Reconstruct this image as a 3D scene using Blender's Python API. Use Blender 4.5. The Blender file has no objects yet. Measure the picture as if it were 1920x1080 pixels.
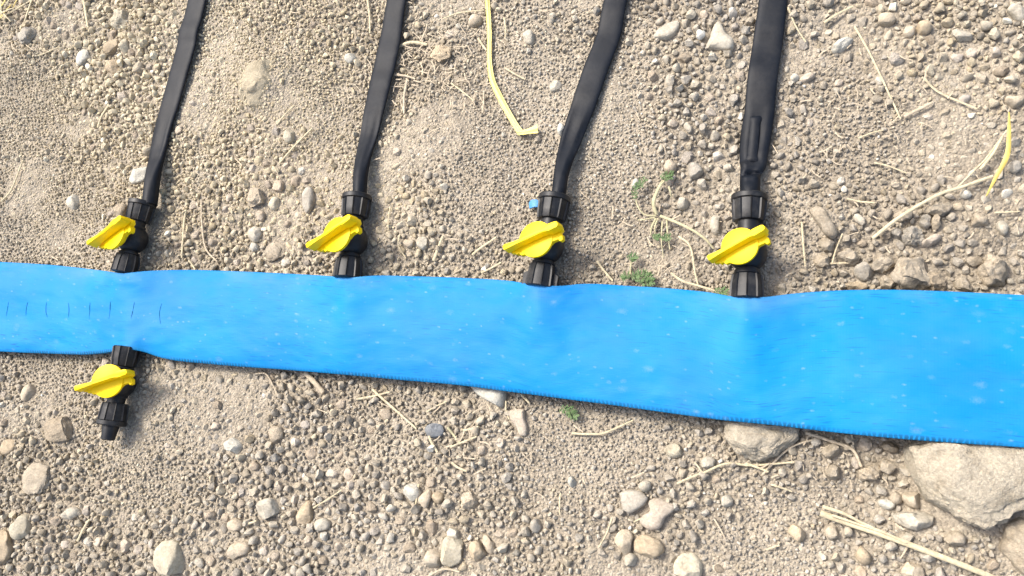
import bpy, bmesh, math, random
import numpy as np
from mathutils import Vector, Matrix, noise as mnoise

rng = np.random.default_rng(11)
random.seed(11)
scene = bpy.context.scene
col = scene.collection

# ------------------------------------------------------------------ camera
F, NX, NY, CAMH = 1480.0, 510.0, 370.0, 0.673          # focal length (px of a 1920 frame), where "straight down" falls, height
d = Vector((NX, -NY, -F)).normalized()
Zc = -d
Xc = (Vector((1, 0, 0)) - Zc * Zc.x).normalized()
Yc = Zc.cross(Xc)
RCW = Matrix((Xc, Yc, Zc))                              # camera -> world
RN = np.array(RCW)
cam_data = bpy.data.cameras.new('camera')
cam = bpy.data.objects.new('camera', cam_data)
col.objects.link(cam)
cam.matrix_world = Matrix.Translation((0, 0, CAMH)) @ RCW.to_4x4()
cam_data.sensor_width = 36.0
cam_data.lens = F / 1920.0 * 36.0
cam_data.clip_start = 0.01
cam_data.clip_end = 500
scene.camera = cam

# ------------------------------------------------------------------ sky, sun, exposure
SUN_EL, SUN_AZ = math.radians(57), math.radians(-52)    # azimuth from +Y, negative = towards -X
world = bpy.data.worlds.new('World')
scene.world = world
world.use_nodes = True
wn = world.node_tree
wn.nodes.clear()
sky = wn.nodes.new('ShaderNodeTexSky')
sky.sky_type = 'NISHITA'
sky.sun_disc = False
sky.sun_elevation = SUN_EL
sky.sun_rotation = SUN_AZ
sky.dust_density = 5.0
sky.air_density = 1.0
bg = wn.nodes.new('ShaderNodeBackground')
bg.inputs[1].default_value = 0.13
wo = wn.nodes.new('ShaderNodeOutputWorld')
wn.links.new(sky.outputs[0], bg.inputs[0])
wn.links.new(bg.outputs[0], wo.inputs[0])
sun_d = bpy.data.lights.new('sun', 'SUN')
sun_d.energy = 1.9
sun_d.angle = math.radians(14.0)
sun_d.color = (1.0, 0.96, 0.90)
sun = bpy.data.objects.new('sun', sun_d)
col.objects.link(sun)
sdir = Vector((math.sin(SUN_AZ) * math.cos(SUN_EL), math.cos(SUN_AZ) * math.cos(SUN_EL), math.sin(SUN_EL)))
sun.rotation_euler = sdir.to_track_quat('Z', 'Y').to_euler()
sun.location = sdir * 3
scene.view_settings.view_transform = 'Standard'
scene.view_settings.look = 'None'
scene.view_settings.exposure = 1.25
scene.view_settings.gamma = 1.0
scene.render.engine = 'CYCLES'
scene.cycles.use_denoising = True
scene.cycles.max_bounces = 6

# ------------------------------------------------------------------ picture <-> place
def gp(x, y, z=0.0):
    """ground-plan point (at height z) that the photograph shows at pixel x, y"""
    v = RN @ np.array([x - 960.0, 540.0 - y, -F])
    t = (z - CAMH) / v[2]
    return Vector((v[0] * t, v[1] * t, z))

def wp(P):
    """N x 3 points -> pixels"""
    Q = (np.asarray(P, float) - np.array([0, 0, CAMH])) @ RN
    k = F / np.maximum(-Q[:, 2], 1e-6)
    return np.stack([960 + Q[:, 0] * k, 540 - Q[:, 1] * k], 1)

def mpp(x, y):
    """metres per pixel at a spot on the ground, seen face on"""
    p = gp(x, y, 0.0)
    q = RN.T @ (np.array(p) - np.array([0, 0, CAMH]))
    return -q[2] / F

def vnoise(x, y, s):
    xi = np.floor(x).astype(np.int64); yi = np.floor(y).astype(np.int64)
    fx = x - xi; fy = y - yi
    fx = fx * fx * (3 - 2 * fx); fy = fy * fy * (3 - 2 * fy)
    def h(a, b):
        n = (a * 374761393 + b * 668265263 + s * 974634777) & 0x7fffffff
        n = ((n ^ (n >> 13)) * 1274126177) & 0x7fffffff
        n = n ^ (n >> 16)
        return (n & 0xffff) / 65535.0
    return ((h(xi, yi) * (1 - fx) + h(xi + 1, yi) * fx) * (1 - fy)
            + (h(xi, yi + 1) * (1 - fx) + h(xi + 1, yi + 1) * fx) * fy)

def fbm(x, y, s, oct=3):
    a, t, w = 1.0, 0.0, 0.0
    for i in range(oct):
        t = t + a * vnoise(x * 2 ** i + 17.3 * i, y * 2 ** i - 9.1 * i, s + i); w += a; a *= .5
    return t / w

# ------------------------------------------------------------------ traced outlines of the lay-flat hose (photo pixels)
TOP = [(-60, 489), (0, 491), (100, 497), (190, 507), (230, 512), (275, 508), (340, 506), (430, 508), (520, 512), (610, 517), (655, 520),
       (700, 517), (780, 518), (870, 521), (960, 527), (1005, 534), (1045, 536), (1090, 532), (1180, 536), (1260, 541), (1330, 548),
       (1375, 556), (1430, 557), (1480, 551), (1560, 545), (1650, 543), (1750, 545), (1840, 549), (1920, 553), (2040, 558)]
BOT = [(-60, 656), (0, 659), (100, 663), (170, 664), (212, 659), (238, 655), (262, 658), (300, 670), (400, 683), (520, 692), (640, 702),
       (760, 713), (860, 722), (960, 735), (1060, 748), (1160, 761), (1260, 775), (1350, 787), (1450, 797), (1560, 810), (1680, 822),
       (1800, 831), (1920, 839), (2040, 848)]
VALVES = [  # base on hose edge, outer end of the tape nut, disc centre of the handle, two ends of the grip
    dict(b=(234, 506), e=(268, 378), c=(213, 437), g=((166, 459), (246, 416))),
    dict(b=(652, 516), e=(670, 366), c=(630, 439), g=((580, 460), (668, 413))),
    dict(b=(1013, 532), e=(1041, 367), c=(1004, 448), g=((950, 462), (1050, 424))),
    dict(b=(1400, 554), e=(1405, 366), c=(1386, 462), g=((1330, 481), (1443, 427))),
    dict(b=(238, 657), e=(208, 798), c=(200, 714), g=((147, 732), (240, 692))),
]
AX_Z = 0.0165

def interp(pts, x):
    a = np.array(pts, float)
    return np.interp(x, a[:, 0], a[:, 1])

def smooth_interp(pts, xs):
    """Catmull-Rom through irregular x"""
    a = np.array(pts, float)
    X, Y = a[:, 0], a[:, 1]
    m = np.gradient(Y, X)
    i = np.clip(np.searchsorted(X, xs) - 1, 0, len(X) - 2)
    h = X[i + 1] - X[i]; t = (xs - X[i]) / h
    return ((2*t**3 - 3*t**2 + 1) * Y[i] + (t**3 - 2*t**2 + t) * h * m[i] + (-2*t**3 + 3*t**2) * Y[i + 1] + (t**3 - t**2) * h * m[i + 1])

# ------------------------------------------------------------------ lie of the land
MOUNDS = [  # px x, px y, radius m, height m
    (490, 165, .034, .013), (115, 805, .020, .006), (75, 895, .028, .006), (1545, 420, .022, .006), (1700, 480, .05, .006), (480, 380, .03, .006),
    (1650, 420, .06, -.006), (1440, 280, .03, -.004), (1900, 470, .03, -.006), (1600, 500, .03, -.006), (300, 60, .05, .005), (60, 60, .08, .006),
    (1800, 1000, .05, .003), (1650, 870, .05, -.004), (700, 130, .05, -.003)]
MW = [(gp(x, y), r, h) for x, y, r, h in MOUNDS]

def ground_h(x, y):
    x = np.asarray(x, float); y = np.asarray(y, float)
    h = (fbm(x * 4.3 + 3.1, y * 4.3, 3, 3) - .5) * .018 + (fbm(x * 24, y * 24, 21, 3) - .5) * .0105 + (fbm(x * 70, y * 70, 23, 2) - .5) * .0035
    for p, r, a in MW:
        h = h + a * np.exp(-((x - p.x) ** 2 + (y - p.y) ** 2) / (r * r))
    P = wp(np.stack([x.ravel(), y.ravel(), np.zeros(x.size)], 1))
    px, py = P[:, 0], P[:, 1]
    up = np.interp(px, [p[0] for p in TOP], [p[1] for p in TOP])
    lo = np.interp(px, [p[0] for p in BOT], [p[1] for p in BOT])
    dist = np.maximum(np.maximum(up - py, py - lo), 0).reshape(x.shape)      # px away from the hose
    far = np.clip((np.hypot(x + .3, y - .25) - 1.2) / 2.0, 0, 1)
    k = np.clip(dist / 120, 0, 1); k = k * k * (3 - 2 * k)
    h = h * (.25 + .75 * k) - .0035 * (1 - k)
    # valves and tapes lie in light contact with the soil
    for v in VALVES:
        m = gp((v['b'][0] + v['e'][0]) / 2, (v['b'][1] + v['e'][1]) / 2, 0)
        w = np.exp(-((x - m.x) ** 2 + (y - m.y) ** 2) / .055 ** 2)
        h = h * (1 - .8 * w) + 0.001 * w
    return h * (1 + 2 * far)

def gh(x, y):
    return float(ground_h(np.array([x]), np.array([y]))[0])

# ------------------------------------------------------------------ materials
def new_mat(name):
    m = bpy.data.materials.new(name)
    m.use_nodes = True
    nt = m.node_tree
    return m, nt, nt.nodes['Principled BSDF']

def N(nt, kind, **kw):
    n = nt.nodes.new(kind)
    for k, v in kw.items():
        if k == 'ins':
            for kk, vv in v.items():
                n.inputs[kk].default_value = vv
        else:
            setattr(n, k, v)
    return n

def ramp(nt, fac, stops, interp_mode='LINEAR'):
    r = nt.nodes.new('ShaderNodeValToRGB')
    r.color_ramp.interpolation = interp_mode
    e = r.color_ramp.elements
    while len(e) < len(stops):
        e.new(.5)
    for i, (p, c) in enumerate(stops):
        e[i].position = p
        e[i].color = (*c, 1) if len(c) == 3 else c
    nt.links.new(fac, r.inputs[0])
    return r.outputs[0]

def mix(nt, fac, a, b, mode='MIX'):
    m = nt.nodes.new('ShaderNodeMix')
    m.data_type = 'RGBA'
    m.blend_type = mode
    for s, v in ((m.inputs[0], fac), (m.inputs[6], a), (m.inputs[7], b)):
        if hasattr(v, 'is_output'):
            nt.links.new(v, s)
        else:
            s.default_value = v if not isinstance(v, tuple) or len(v) == 4 else (*v, 1)
    return m.outputs[2]

def math_n(nt, op, a, b=None, c=None, clamp=False):
    m = nt.nodes.new('ShaderNodeMath')
    m.operation = op
    m.use_clamp = clamp
    for i, v in enumerate((a, b, c)):
        if v is None:
            continue
        if hasattr(v, 'is_output'):
            nt.links.new(v, m.inputs[i])
        else:
            m.inputs[i].default_value = v
    return m.outputs[0]

def pos(nt):
    return nt.nodes.new('ShaderNodeNewGeometry').outputs['Position']

def tex_noise(nt, vec, scale, detail=3, rough=.55):
    n = N(nt, 'ShaderNodeTexNoise', ins={'Scale': scale, 'Detail': detail, 'Roughness': rough})
    nt.links.new(vec, n.inputs['Vector'])
    return n.outputs[0]

def bump(nt, h, bsdf, strength, dist, normal=None):
    b = N(nt, 'ShaderNodeBump', ins={'Strength': strength, 'Distance': dist})
    nt.links.new(h, b.inputs['Height'])
    if normal is not None:
        nt.links.new(normal, b.inputs['Normal'])
    if bsdf is not None:
        nt.links.new(b.outputs[0], bsdf.inputs['Normal'])
    return b.outputs[0]

# soil sheet
M_SOIL, nt, bs = new_mat('dry_soil')
p_ = pos(nt)
n1 = tex_noise(nt, p_, 7, 4)
n2 = tex_noise(nt, p_, 120, 4, .65)
vor = N(nt, 'ShaderNodeTexVoronoi', ins={'Scale': 420.0})
nt.links.new(p_, vor.inputs['Vector'])
c1 = ramp(nt, n1, [(.3, (.262, .232, .187)), (.55, (.315, .283, .232)), (.75, (.372, .338, .28))])
c2 = ramp(nt, n2, [(.3, (.72, .70, .68)), (.7, (1.15, 1.12, 1.08))])
c3 = ramp(nt, vor.outputs['Color'], [(.1, (.75, .74, .72)), (.9, (1.25, 1.24, 1.2))])
nt.links.new(mix(nt, 1.0, mix(nt, 1.0, c1, c2, 'MULTIPLY'), c3, 'MULTIPLY'), bs.inputs['Base Color'])
bs.inputs['Roughness'].default_value = .95
bs.inputs['Specular IOR Level'].default_value = .15
hh = math_n(nt, 'ADD', math_n(nt, 'MULTIPLY', vor.outputs['Distance'], -1.0), math_n(nt, 'MULTIPLY', n2, .6))
bump(nt, hh, bs, 1.0, .0016)

# crumbs and grit (instances)
M_GRIT, nt, bs = new_mat('soil_grit')
p_ = pos(nt)
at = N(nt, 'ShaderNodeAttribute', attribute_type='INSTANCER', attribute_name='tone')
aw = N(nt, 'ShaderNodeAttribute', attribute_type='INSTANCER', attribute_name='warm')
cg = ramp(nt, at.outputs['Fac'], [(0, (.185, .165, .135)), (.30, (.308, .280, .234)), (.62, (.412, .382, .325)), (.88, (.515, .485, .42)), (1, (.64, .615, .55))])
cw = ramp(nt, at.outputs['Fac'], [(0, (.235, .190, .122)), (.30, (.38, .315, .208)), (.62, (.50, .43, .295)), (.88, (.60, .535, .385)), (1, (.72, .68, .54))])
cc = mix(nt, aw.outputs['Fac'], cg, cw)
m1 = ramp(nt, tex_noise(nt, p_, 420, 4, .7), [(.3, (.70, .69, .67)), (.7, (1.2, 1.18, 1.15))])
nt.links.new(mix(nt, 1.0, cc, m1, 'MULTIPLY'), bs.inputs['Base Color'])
bs.inputs['Roughness'].default_value = .92
bs.inputs['Specular IOR Level'].default_value = .2
bump(nt, tex_noise(nt, p_, 800, 3, .7), bs, .8, .0009)

# stones and clods: base colour from the object
def stone_mat(name, rough_scale, bstr, bdist=.0013):
    M, nt, bs = new_mat(name)
    p_ = pos(nt)
    oi = nt.nodes.new('ShaderNodeObjectInfo')
    m1 = ramp(nt, tex_noise(nt, p_, 75, 5, .65), [(.28, (.70, .68, .64)), (.5, (1, 1, 1)), (.74, (1.2, 1.2, 1.18))])
    m2 = ramp(nt, tex_noise(nt, p_, 500, 4, .7), [(.32, (.74, .73, .71)), (.68, (1.16, 1.15, 1.13))])
    nt.links.new(mix(nt, 1.0, mix(nt, 1.0, oi.outputs['Color'], m1, 'MULTIPLY'), m2, 'MULTIPLY'), bs.inputs['Base Color'])
    bs.inputs['Roughness'].default_value = .88
    bs.inputs['Specular IOR Level'].default_value = .25
    h1 = tex_noise(nt, p_, rough_scale, 6, .72)
    h2 = tex_noise(nt, p_, rough_scale * 5, 3, .7)
    bump(nt, math_n(nt, 'ADD', h1, math_n(nt, 'MULTIPLY', h2, .35)), bs, bstr, bdist)
    return M
M_STONE = stone_mat('stone', 150, .75)
M_CLOD = stone_mat('clod', 300, 1.0, .0018)
M_ROCK = stone_mat('rock', 170, 1.0, .0034)

# blue woven lay-flat hose
M_BLUE, nt, bs = new_mat('blue_layflat')
uvn = nt.nodes.new('ShaderNodeUVMap')
sep = nt.nodes.new('ShaderNodeSeparateXYZ')
nt.links.new(uvn.outputs[0], sep.inputs[0])
U, V = sep.outputs[0], sep.outputs[1]
ed = N(nt, 'ShaderNodeAttribute', attribute_type='GEOMETRY', attribute_name='edge')      # metres to the nearest selvage crease
uv3 = uvn.outputs[0]
def scaled(nt, vec, s):
    m = nt.nodes.new('ShaderNodeMapping')
    m.inputs['Scale'].default_value = s
    nt.links.new(vec, m.inputs[0])
    return m.outputs[0]
base = ramp(nt, tex_noise(nt, uv3, 9, 3), [(.32, (.0002, .150, .405)), (.68, (.0005, .188, .455))])
# faint dark warp threads
th = tex_noise(nt, scaled(nt, uv3, (55, 900, 1)), 1.0, 2, .5)
nearlow = ramp(nt, tex_noise(nt, scaled(nt, uv3, (4, 16, 1)), 1.0, 2), [(.40, (0, 0, 0)), (.62, (1, 1, 1))])
thm = math_n(nt, 'MULTIPLY', ramp(nt, th, [(.60, (0, 0, 0)), (.70, (1, 1, 1))]), math_n(nt, 'ADD', math_n(nt, 'MULTIPLY', nearlow, .55), math_n(nt, 'MULTIPLY', math_n(nt, 'SUBTRACT', 1.0, math_n(nt, 'DIVIDE', ed.outputs['Fac'], .028), clamp=True), .5)))
c = mix(nt, thm, base, (.001, .075, .25))
# dust film, strongest along the upper crease
dustn = tex_noise(nt, scaled(nt, uv3, (14, 30, 1)), 1.0, 5, .6)
et = N(nt, 'ShaderNodeAttribute', attribute_type='GEOMETRY', attribute_name='upper_edge')
efade = math_n(nt, 'SUBTRACT', 1.0, math_n(nt, 'DIVIDE', et.outputs['Fac'], .022), clamp=True)
df = math_n(nt, 'MULTIPLY', ramp(nt, dustn, [(.42, (0, 0, 0)), (.75, (1, 1, 1))]), math_n(nt, 'ADD', .10, math_n(nt, 'MULTIPLY', efade, .36)))
c = mix(nt, df, c, (.15, .25, .33))
# light specks of dried mud
for sc_, thr, amt in ((66.0, .84, .16), (110.0, .78, .22), (190.0, .80, .30)):
    vo = N(nt, 'ShaderNodeTexVoronoi', ins={'Scale': sc_, 'Randomness': 1.0})
    nt.links.new(scaled(nt, uv3, (.75, 1.25, 1)), vo.inputs['Vector'])
    sx = nt.nodes.new('ShaderNodeSeparateColor')
    nt.links.new(vo.outputs['Color'], sx.inputs[0])
    pick = math_n(nt, 'GREATER_THAN', sx.outputs[0], thr)
    dd = math_n(nt, 'ADD', vo.outputs['Distance'], math_n(nt, 'MULTIPLY', tex_noise(nt, uv3, 500, 3, .7), .55))
    disc = ramp(nt, dd, [(.26, (1, 1, 1)), (.56, (0, 0, 0))])
    c = mix(nt, math_n(nt, 'MULTIPLY', math_n(nt, 'MULTIPLY', pick, disc), math_n(nt, 'MULTIPLY', sx.outputs[1], amt)), c, (.38, .41, .45))
# weft cords showing on the crease
wv = math_n(nt, 'SINE', math_n(nt, 'MULTIPLY', math_n(nt, 'ADD', U, math_n(nt, 'MULTIPLY', tex_noise(nt, uv3, 160, 2), .004)), 2 * math.pi / .0036))
cord = ramp(nt, wv, [(.15, (1, 1, 1)), (.75, (0, 0, 0))])
strip = math_n(nt, 'SUBTRACT', 1.0, math_n(nt, 'DIVIDE', ed.outputs['Fac'], .0036), clamp=True)
pres = ramp(nt, tex_noise(nt, scaled(nt, uv3, (11, 30, 1)), 1.0, 3), [(.38, (.12, .12, .12)), (.62, (1, 1, 1))])
cf = math_n(nt, 'MULTIPLY', math_n(nt, 'MULTIPLY', cord, math_n(nt, 'POWER', strip, .5)), math_n(nt, 'MULTIPLY', pres, .85))
c = mix(nt, math_n(nt, 'MULTIPLY', strip, .45), c, (.002, .10, .20))
c = mix(nt, cf, c, (.003, .035, .075))
nt.links.new(c, bs.inputs['Base Color'])
bs.inputs['Roughness'].default_value = .56
bs.inputs['Specular IOR Level'].default_value = .15
weave = math_n(nt, 'ADD', math_n(nt, 'SINE', math_n(nt, 'MULTIPLY', V, 2 * math.pi / .0014)), math_n(nt, 'SINE', math_n(nt, 'MULTIPLY', U, 2 * math.pi / .0022)))
b1 = bump(nt, weave, None, .10, .00008)
b2 = bump(nt, tex_noise(nt, scaled(nt, uv3, (12, 40, 1)), 1.0, 4), None, .35, .003, b1)
bump(nt, math_n(nt, 'MULTIPLY', wv, strip), bs, .15, .0003, b2)

def plain(name, rgb, rough, spec=.5, var=.12, scale=150, bstr=.15, bdist=.0005, dust=None):
    M, nt, bs = new_mat(name)
    p_ = pos(nt)
    n = tex_noise(nt, p_, scale, 4, .6)
    lo = tuple(x * (1 - var) for x in rgb); hi = tuple(x * (1 + var) for x in rgb)
    cc = ramp(nt, n, [(.3, lo), (.7, hi)])
    if dust:
        dn = ramp(nt, tex_noise(nt, p_, scale * .6, 5, .7), [(.48, (0, 0, 0)), (.78, (1, 1, 1))])
        cc = mix(nt, math_n(nt, 'MULTIPLY', dn, dust), cc, (.40, .36, .30))
    nt.links.new(cc, bs.inputs['Base Color'])
    bs.inputs['Roughness'].default_value = rough
    bs.inputs['Specular IOR Level'].default_value = spec
    bump(nt, tex_noise(nt, p_, scale * 4, 3), bs, bstr, bdist)
    return M
M_BLACK = plain('black_plastic', (.007, .008, .010), .48, .34, .2, 120, .2, .0003, dust=.10)
M_TAPE = plain('black_polyethylene_tape', (.0035, .0055, .0095), .52, .17, .2, 60, .25, .0006, dust=.035)
M_YEL = plain('yellow_plastic', (.93, .63, .0), .45, .2, .03, 90, .05, .0002)
M_STRAW = plain('dry_straw', (.47, .40, .26), .7, .3, .25, 300, .4, .0006)
M_STRAWG = plain('grey_straw', (.42, .35, .25), .8, .2, .25, 300, .4, .0006)
M_RIB = plain('yellow_raffia', (.74, .64, .22), .5, .4, .10, 400, .4, .0005)
M_GOLD = plain('golden_blade', (.48, .37, .09), .5, .4, .2, 150, .3, .0005)
M_LEAF = plain('weed_leaf', (.085, .14, .05), .6, .3, .3, 300, .3, .0004)
M_STEM = plain('weed_stem', (.38, .345, .21), .65, .3, .2, 200, .3, .0005)
M_SCRAP = plain('blue_scrap', (.035, .21, .46), .5, .4, .1, 200, .2, .0004)
M_CREASE = plain('dark_blue_score', (.002, .055, .10), .8, .0, .1, 200, .1, .0002)

# ------------------------------------------------------------------ mesh helpers
class MB:
    def __init__(self):
        self.v, self.f = [], []
    def add(self, verts, faces):
        o = len(self.v)
        self.v += [tuple(q) for q in verts]
        self.f += [tuple(i + o for i in f) for f in faces]
        return self
    def grid_rings(self, rings, close=True, cap0=True, cap1=True):
        n = len(rings[0]); vs = [q for r in rings for q in r]; fs = []
        for i in range(len(rings) - 1):
            for j in range(n if close else n - 1):
                a = i * n + j; b = i * n + (j + 1) % n
                fs.append((a, b, b + n, a + n))
        if cap0: fs.append(tuple(range(n - 1, -1, -1)))
        if cap1: fs.append(tuple((len(rings) - 1) * n + j for j in range(n)))
        return self.add(vs, fs)
    def prism(self, poly, z0, z1):
        n = len(poly)
        return self.grid_rings([[(x, y, z0) for x, y in poly], [(x, y, z1) for x, y in poly]])
    def mesh(self, name, mat, smooth=35, bevel=0):
        me = bpy.data.meshes.new(name)
        me.from_pydata(self.v, [], self.f)
        bm = bmesh.new(); bm.from_mesh(me)
        bmesh.ops.recalc_face_normals(bm, faces=bm.faces)
        if bevel:
            es = [e for e in bm.edges if len(e.link_faces) == 2 and e.calc_face_angle() > math.radians(50)]
            bmesh.ops.bevel(bm, geom=es, offset=bevel, segments=2, profile=.6, affect='EDGES', clamp_overlap=True)
        bm.to_mesh(me); bm.free()
        if smooth:
            me.polygons.foreach_set('use_smooth', [True] * len(me.polygons))
            if smooth < 180:
                me.set_sharp_from_angle(angle=math.radians(smooth))
        me.materials.append(mat)
        return me
    def build(self, name, mat, parent=None, **kw):
        o = bpy.data.objects.new(name, self.mesh(name, mat, **kw))
        col.objects.link(o)
        if parent: o.parent = parent
        return o

def tag(o, label, cat, group=None, kind=None):
    if label: o['label'] = label
    if cat: o['category'] = cat
    if group: o['group'] = group
    if kind: o['kind'] = kind
    return o

def empty(name, loc=(0, 0, 0)):
    o = bpy.data.objects.new(name, None)
    o.empty_display_size = .01
    o.location = loc
    col.objects.link(o)
    return o

def tube_rings(pts, radii, sides=7, flat=1.0):
    P = [Vector(p) for p in pts]; rings = []
    for i, p in enumerate(P):
        t = (P[min(i + 1, len(P) - 1)] - P[max(i - 1, 0)]).normalized()
        s = t.cross(Vector((0, 0, 1)))
        s = s.normalized() if s.length > 1e-6 else Vector((1, 0, 0))
        u = s.cross(t).normalized()
        r = radii[i] if hasattr(radii, '__len__') else radii
        rings.append([p + s * (math.cos(a) * r) + u * (math.sin(a) * r * flat) for a in [2 * math.pi * k / sides for k in range(sides)]])
    return rings

def resample(pts, n):
    P = [Vector(p) for p in pts]
    if len(P) == 2:
        return [P[0].lerp(P[1], i / (n - 1)) for i in range(n)]
    Q = [2 * P[0] - P[1]] + P + [2 * P[-1] - P[-2]]
    out = []
    for i in range(n):
        s = i / (n - 1) * (len(P) - 1); k = min(int(s), len(P) - 2); t = s - k
        a, b, c_, e = Q[k], Q[k + 1], Q[k + 2], Q[k + 3]
        out.append(.5 * ((2 * b) + (c_ - a) * t + (2 * a - 5 * b + 4 * c_ - e) * t * t + (3 * b - a - 3 * c_ + e) * t ** 3))
    return out

# ------------------------------------------------------------------ ground sheet
def axis(lo, hi, step, far):
    a = list(np.arange(lo, hi + step / 2, step)); s = step
    x = a[-1]; y = a[0]; up, dn = [], []
    while x < far:
        s *= 1.35; x += s; y -= s; up.append(x); dn.append(y)
    return np.array(dn[::-1] + a + up)
gx = axis(-1.25, .45, .0045, 150.0)
gy = axis(-.32, .92, .0045, 150.0)
GX, GY = np.meshgrid(gx, gy)
GZ = ground_h(GX, GY)
nx_, ny_ = len(gx), len(gy)
idx = np.arange(nx_ * ny_).reshape(ny_, nx_)
quads = np.stack([idx[:-1, :-1], idx[:-1, 1:], idx[1:, 1:], idx[1:, :-1]], -1).reshape(-1, 4)
me = bpy.data.meshes.new('ground')
me.vertices.add(nx_ * ny_)
me.vertices.foreach_set('co', np.stack([GX, GY, GZ], -1).ravel())
me.loops.add(quads.size); me.loops.foreach_set('vertex_index', quads.ravel())
me.polygons.add(len(quads)); me.polygons.foreach_set('loop_start', np.arange(0, quads.size, 4))
me.polygons.foreach_set('use_smooth', np.ones(len(quads), bool))
me.update(calc_edges=True)
me.materials.append(M_SOIL)
ground = bpy.data.objects.new('ground', me)
col.objects.link(ground)
tag(ground, 'dry beige crumbly soil under the hoses', None, kind='structure')

# ------------------------------------------------------------------ blue lay-flat hose
EXT = .42
NU, NV = 420, 56
# px stations along the hose, then straight extensions out of frame
xs = np.linspace(-60, 2040, NU)
ty = smooth_interp(TOP, xs); by = smooth_interp(BOT, xs)
# heights of the crease lines and half thickness at the fittings
def bumpf(x0, w):
    return np.exp(-((xs - x0) / w) ** 2)
e_top = .0014 + sum(.0070 * bumpf(v['b'][0], 58) for v in VALVES[:4])
e_bot = .0014 + .0100 * bumpf(VALVES[4]['b'][0], 34)
z_top = np.interp(xs, [-60, 300, 1000, 1500, 1750, 2040], [.0085, .009, .0105, .0125, .0165, .0165])
z_top = z_top + sum((AX_Z - .0105) * .8 * bumpf(v['b'][0], 60) for v in VALVES[:4])
z_bot = np.interp(xs, [-60, 200, 330, 900, 1340, 1420, 1560, 1700, 1850, 2040], [.009, .012, .010, .012, .021, .023, .022, .026, .028, .028])
Tp = np.array([gp(x, y, z) for x, y, z in zip(xs, ty, z_top + e_top)])
Bp = np.array([gp(x, y, z) for x, y, z in zip(xs, by, z_bot + e_bot)])
def extend(A, n, L):
    d0 = (A[0] - A[6]); d0 /= np.linalg.norm(d0); d1 = (A[-1] - A[-7]); d1 /= np.linalg.norm(d1)
    pre = [A[0] + d0 * L * (n - i) / n for i in range(n)]; post = [A[-1] + d1 * L * (i + 1) / n for i in range(n)]
    return np.vstack([pre, A, post])
NE = 26
pad = lambda a: np.concatenate([np.full(NE, a[0]), a, np.full(NE, a[-1])])
Tp, Bp = extend(Tp, NE, EXT), extend(Bp, NE, EXT)
e_top, e_bot = pad(e_top), pad(e_bot)
Tp[:, 2] = pad(z_top)
Bp[:, 2] = pad(z_bot)
NUt = NU + 2 * NE
mid = (Tp + Bp) / 2
ulen = np.concatenate([[0], np.cumsum(np.linalg.norm(np.diff(mid, axis=0), axis=1))])
vs_ = (1 - np.cos(np.linspace(0, math.pi, NV))) / 2           # denser at the creases
Wd = np.linalg.norm(Bp - Tp, axis=1)
UU = np.repeat(ulen[:, None], NV, 1)
VV = vs_[None, :] * Wd[:, None]
C0 = Tp[:, None, :] * (1 - vs_[None, :, None]) + Bp[:, None, :] * vs_[None, :, None]
puff = .0042 + .0035 * (fbm(ulen * 6.5, ulen * 0 + 2.2, 5, 2))
tk = puff[:, None] * np.clip(4 * vs_ * (1 - vs_), 0, 1)[None, :] ** .7 \
    + e_top[:, None] * np.exp(-VV / .026) + e_bot[:, None] * np.exp(-(Wd[:, None] - VV) / .022)
wr = (fbm(UU * 16, VV * 30, 31, 3) - .5) * .0032 + (fbm(UU * 45 + VV * 60, VV * 90 - UU * 25, 37, 2) - .5) * .0012
wr = wr * np.clip(np.minimum(VV, Wd[:, None] - VV) / .012, .15, 1)
# creases that fan out from the fittings
for v, side in [(w, 0) for w in VALVES[:4]] + [(VALVES[4], 1)]:
    c0 = gp(*v['b'], .014)
    rr = np.hypot(C0[..., 0] - c0.x, C0[..., 1] - c0.y); aa = np.arctan2(C0[..., 1] - c0.y, C0[..., 0] - c0.x)
    wr = wr + .0006 * np.sin(aa * 6 + c0.x * 40) * np.exp(-((rr - .035) / .024) ** 2)
ZU = C0[..., 2] + tk + wr
ZL = C0[..., 2] - np.minimum(tk, .007 + e_top[:, None] * np.exp(-VV / .026) + e_bot[:, None] * np.exp(-(Wd[:, None] - VV) / .022))
up_v = np.concatenate([C0[..., :2], ZU[..., None]], -1).reshape(-1, 3)
lo_v = np.concatenate([C0[..., :2], ZL[..., None]], -1).reshape(-1, 3)
verts = np.vstack([up_v, lo_v])
g = np.arange(NUt * NV).reshape(NUt, NV)
qu = np.stack([g[:-1, :-1], g[:-1, 1:], g[1:, 1:], g[1:, :-1]], -1).reshape(-1, 4)
ql = qu[:, ::-1] + NUt * NV
off = NUt * NV
q0 = np.stack([g[:-1, 0], g[1:, 0], g[1:, 0] + off, g[:-1, 0] + off], -1)
q1 = np.stack([g[1:, -1], g[:-1, -1], g[:-1, -1] + off, g[1:, -1] + off], -1)
me = bpy.data.meshes.new('layflat_hose')
me.from_pydata(verts.tolist(), [], np.vstack([qu, ql, q0, q1]).tolist())
uvl = me.uv_layers.new(name='UVMap')
uvv = np.stack([UU, VV], -1).reshape(-1, 2); uvv = np.vstack([uvv, uvv + [0, .5]])
li = np.zeros(len(me.loops), np.int32); me.loops.foreach_get('vertex_index', li)
uvl.data.foreach_set('uv', uvv[li].astype(np.float32).ravel())
ea = me.attributes.new('edge', 'FLOAT', 'POINT')
et_ = me.attributes.new('upper_edge', 'FLOAT', 'POINT')
et_.data.foreach_set('value', np.concatenate([VV.reshape(-1)] * 2).astype(np.float32))
edv = np.minimum(VV + .0026, (Wd[:, None] - VV)).reshape(-1)
ea.data.foreach_set('value', np.concatenate([edv, edv]).astype(np.float32))
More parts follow.
